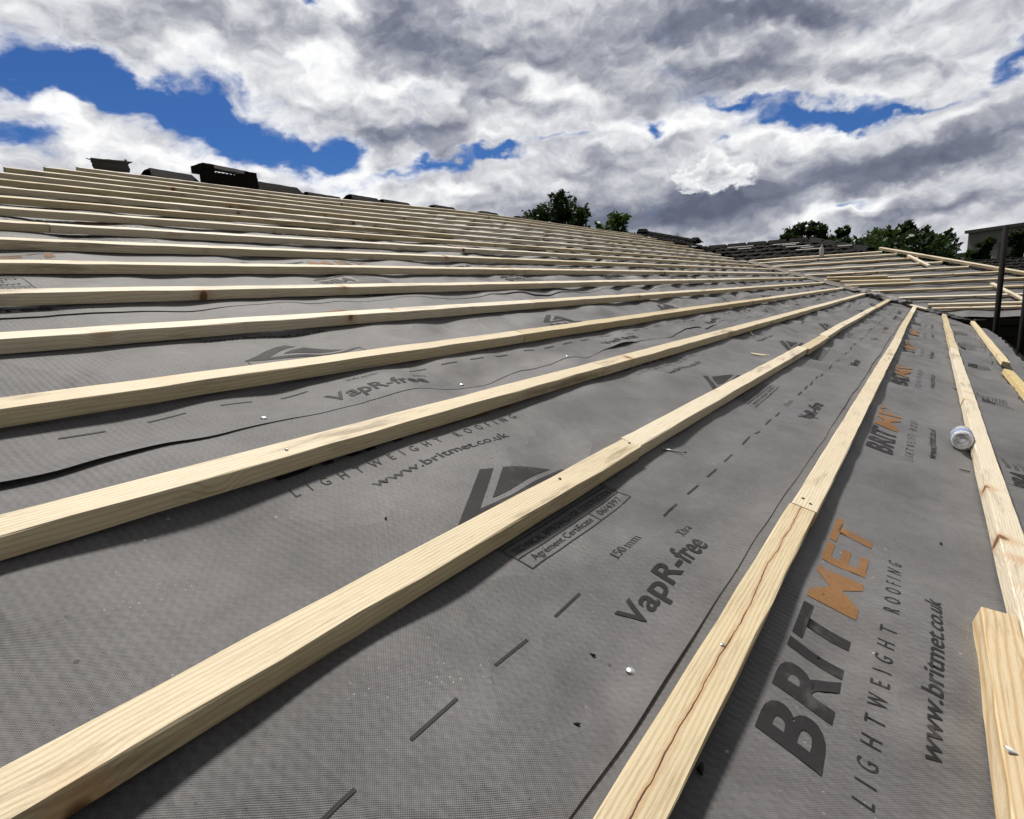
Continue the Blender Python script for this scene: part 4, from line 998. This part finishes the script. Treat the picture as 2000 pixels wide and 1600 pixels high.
# ------------------------------------------------------------------ scaffolding
def pole(x, y, z0, z1, label):
    mb = MB(); r = .031
    mb.tube([(0, 0, z0), (0, 0, z1)], r, 20); root = empty('scaffold_pole', (x, y, 0)); mb.build('tube', DARKMETAL, root, True)
    mb = MB(); mb.tube([(0, 0, 2.40), (0, 0, 2.49)], .055, 16); mb.box((-.03, -.10, 2.41), (.03, -.05, 2.48)); mb.tube([(.045, -.09, 2.445), (-.06, -.09, 2.445)], .01, 8); mb.build('coupler', DARKMETAL, root)
    return tag(root, label, 'scaffold pole', 'scaffold poles')
pole(9.78, -.850, 0, RZ+.49+.555, 'dark scaffold pole rising beside the inner eave corner, its top in view'); pole(8.0, -.938, 0, RZ+1.2, 'second dark scaffold pole, cut off by the right edge of view')
mb = MB(); mb.tube([(5.5, -.975-.02, 2.445), (13.0, -.80, 2.445)], .026, 14); pass
mb = MB(); mb.tube([(6.0, -1.085, 2.50), (10.1, -1.02, 2.50)], .026, 14); o = mb.build('scaffold_ledger', DARKMETAL, None, True); tag(o, 'dark horizontal scaffold tube below the eaves', 'scaffold tube')
mb = MB()
for q in range(3): mb.box((3.5, -1.75+q*.235, 1.52), (10.1, -1.53+q*.235, 1.56))
o = mb.build('scaffold_deck', SOFFIT); tag(o, 'dark boarded scaffold platform below the eaves', 'scaffold platform')
mb = MB(); br_ = random.Random(3)
for lv in range(9):
    for q in range(3):
        jx, jy = br_.uniform(-.012, .012), br_.uniform(-.012, .012); mb.box((-.34+q*.228+jx, -.105+jy, 1.562+lv*.0765), (-.34+q*.228+.215+jx, .105+jy, 1.562+lv*.0765+.0745))
o = mb.build('brick_stack', PINKB); o.location = (7.2, -1.42, 0)
tag(o, 'stack of pale pink bricks on the scaffold platform past the pole', 'bricks')

# ------------------------------------------------------------------ beyond: dark roof, flat-roofed building, trees
dr = empty('far_house', (24, -4.5, 0)); tag(dr, 'neighbouring house with a dark tiled roof beyond the far wing', 'house'); bpy.context.view_layer.update()
RF = Matrix(((0, CP, -SP), (-1, 0, 0), (0, SP, CP)))
of = Vector((22.0, 0, RZ-.55)); o = tiles(RF, of, 0, 5.35, lambda v: 0.6, lambda v: 12., 90, tw=.33); o.parent = dr; o.matrix_parent_inverse = dr.matrix_world.inverted()
mb = MB(); mb.box((-1.8, -8, 0), (4.8, 3.0, 2.3)); mb.build('wall', HOUSEB, dr)
for q in range(7):
    mb = MB(); mb.box((-.04, -.05, -.03), (.04, .05, .07)); o = mb.build('ridge_clip', WHITEPL, dr); o.matrix_parent_inverse = dr.matrix_world.inverted(); o.location = (of.x+5.35*CP, -1.0-q*.85, of.z+5.35*SP+.06)
bd = empty('brick_building', (46, -1.75, 0), Matrix.Rotation(RAD(-56), 3, 'Z')); tag(bd, 'flat-roofed grey brick building far beyond the trees', 'building')
mb = MB(); mb.box((0, -16, 0), (9, 0, 5.82)); mb.build('wall', BRICK, bd)
mb = MB(); mb.box((-.15, -16.1, 5.82), (9.1, .12, 6.0)); mb.build('flat_roof', FASCIA, bd)
mb = MB(); mb.box((-.04, -3.6, 3.9), (.03, -2.4, 5.1)); mb.build('window', FASCIA, bd)
mb = MB(); mb.box((1.2, .002, 0), (8, 3.0, 4.6)); mb.build('annex', BRICK, bd)
mb = MB(); mb.box((1.0, .002, 4.6), (8.2, 3.2, 4.78)); mb.build('annex_roof', FASCIA, bd)
mb = MB(); mb.tube([(1.3, 1.3, 4.7), (1.3, .9, 5.45)], .09, 8); mb.build('vent_pipe', WHITEPL, bd)

def tree(name, x, y, h, cw, seed, label, leaf=LEAF, n=9000, ls=.16, low=.3, lobes=16, group='trees beyond the roofs'):
    """tapered trunk, limbs to a dozen or more leafy lobes, each lobe a fan of twigs set with leaves"""
    r = np.random.RandomState(seed); root = empty(name, (x, y, 0)); ch = h*(1-low)
    mb = MB(); mb.tube([(0, 0, 0), (.05, .03, h*.3), (0, .08, h*.55), (.05, 0, h*.8)], [.05*h**.7+.03, .04*h**.7+.02, .06, .02], 9)
    C, D, Lg = [], [], []
    for k in range(lobes):
        a = 2.4*k + r.uniform(-.4, .4); t_ = (k+.5)/lobes; zt = h*low + ch*(.10+.80*t_) + r.uniform(-.05, .05)*ch
        ra = cw*(1-.62*t_**2.2)*r.uniform(.45, 1.0); p_ = np.array([math.cos(a)*ra, math.sin(a)*ra, zt])
        mb.tube([(0, 0, max(.2, zt-ch*.35)), (p_[0]*.5, p_[1]*.5, zt-ch*.12), tuple(p_)], [.07, .04, .015], 5, caps=False)
        sz = cw*r.uniform(.40, .66)
        for q in range(16):
            d = r.normal(size=3); d += np.array([p_[0], p_[1], 0])/max(cw, .1)*.8 + np.array([0, 0, .35]); d /= np.linalg.norm(d)
            C.append(p_); D.append(d); Lg.append(sz*r.uniform(.55, 1.0)*(1.35 if r.uniform() < .12 else 1.0))
    mb.build('trunk', BARK, root)
    C, D, Lg = np.array(C), np.array(D), np.array(Lg); ids = r.choice(len(C), n, p=Lg/Lg.sum())
    t_ = r.uniform(.05, 1, n)**.75; sc = (.30*(1-t_)+.10)*Lg[ids]
    c = C[ids] + D[ids]*(Lg[ids]*t_)[:, None] + r.normal(size=(n, 3))*sc[:, None]*.75
    c[:, 2] = np.minimum(c[:, 2], h*1.01 + r.uniform(-.25, .0, n))
    t1 = D[ids]*.7 + r.normal(size=(n, 3))*.6; t1 /= np.linalg.norm(t1, axis=1)[:, None]; t2 = np.cross(t1, r.normal(size=(n, 3))); t2 /= np.linalg.norm(t2, axis=1)[:, None]
    s1 = (ls*r.uniform(.5, 1.25, n))[:, None]; s2 = s1*.5
    V = np.stack([c - t1*s1, c + t2*s2*.9, c + t1*s1, c - t2*s2*.9], 1).reshape(-1, 3); F = np.arange(4*n).reshape(n, 4)
    mesh('crown', V, F, leaf, root); return tag(root, label, 'tree', group)
EYE = RZ+.49
def T(name, px, py, half, dist, seed, label, **kw):
    """set out from a sight line to the tree top, its distance and its apparent half width"""
    az, el = bearing(px, py); hw = abs(bearing(px-half, py)[0]-bearing(px+half, py)[0])/2
    tree(name, dist*math.cos(RAD(az)), dist*math.sin(RAD(az))-.14, EYE + dist*math.tan(RAD(el)), dist*math.tan(RAD(hw)), seed, label, **kw)
T('broadleaf_tree', 1082, 372, 63, 26, 1, 'dark leafy tree rising behind the main ridge', n=11000, ls=.11, low=.40, lobes=22)
T('broadleaf_tree', 1141, 400, 17, 27, 11, 'thin side shoot of tree at the right of the dark leafy one', n=1500, ls=.11, low=.6, lobes=8)
T('shrub', 1198, 418, 43, 24, 2, 'small lighter bush behind the ridge, right of the dark tree', leaf=LEAF2, n=4500, ls=.11, low=.5)
T('broadleaf_tree', 1550, 434, 43, 40, 3, 'left tree of the pair behind the far wing peak', n=9000, ls=.16, low=.3)
T('broadleaf_tree', 1597, 430, 34, 41, 4, 'taller right tree of the pair behind the far wing peak', n=8000, ls=.16, low=.3)
T('broadleaf_tree', 1640, 442, 36, 42, 5, 'low rounded tree just right of the pair behind the peak', n=7000, ls=.16, low=.25)
T('broadleaf_tree', 1722, 435, 58, 38, 6, 'left tree of the broad clump above the hip timber', leaf=LEAF2, n=10000, ls=.16, low=.2, lobes=22)
T('broadleaf_tree', 1786, 433, 52, 38, 7, 'middle tree of the broad clump above the hip timber', n=10000, ls=.16, low=.2, lobes=20)
T('broadleaf_tree', 1832, 443, 40, 39, 8, 'right tree of the broad clump above the hip timber', n=9000, ls=.16, low=.2)
T('shrub', 1770, 462, 123, 35, 12, 'low dense bushes filling the front of the broad clump', n=9000, ls=.18, low=.15, lobes=26)
T('shrub', 1660, 464, 67, 37, 14, 'low bush between the tree pair and the broad clump', n=6000, ls=.17, low=.15)
T('broadleaf_tree', 1922, 462, 29, 36, 9, 'dark tree in front of the flat-roofed brick building', n=6000, ls=.16, low=.2)
T('shrub', 1888, 480, 38, 38, 10, 'low bush at the foot of the brick building', leaf=LEAF2, n=4500, ls=.16, low=.15)
T('broadleaf_tree', 1990, 436, 38, 30, 13, 'dark tree at the right edge beside the scaffold pole', n=9000, ls=.14, low=.15)
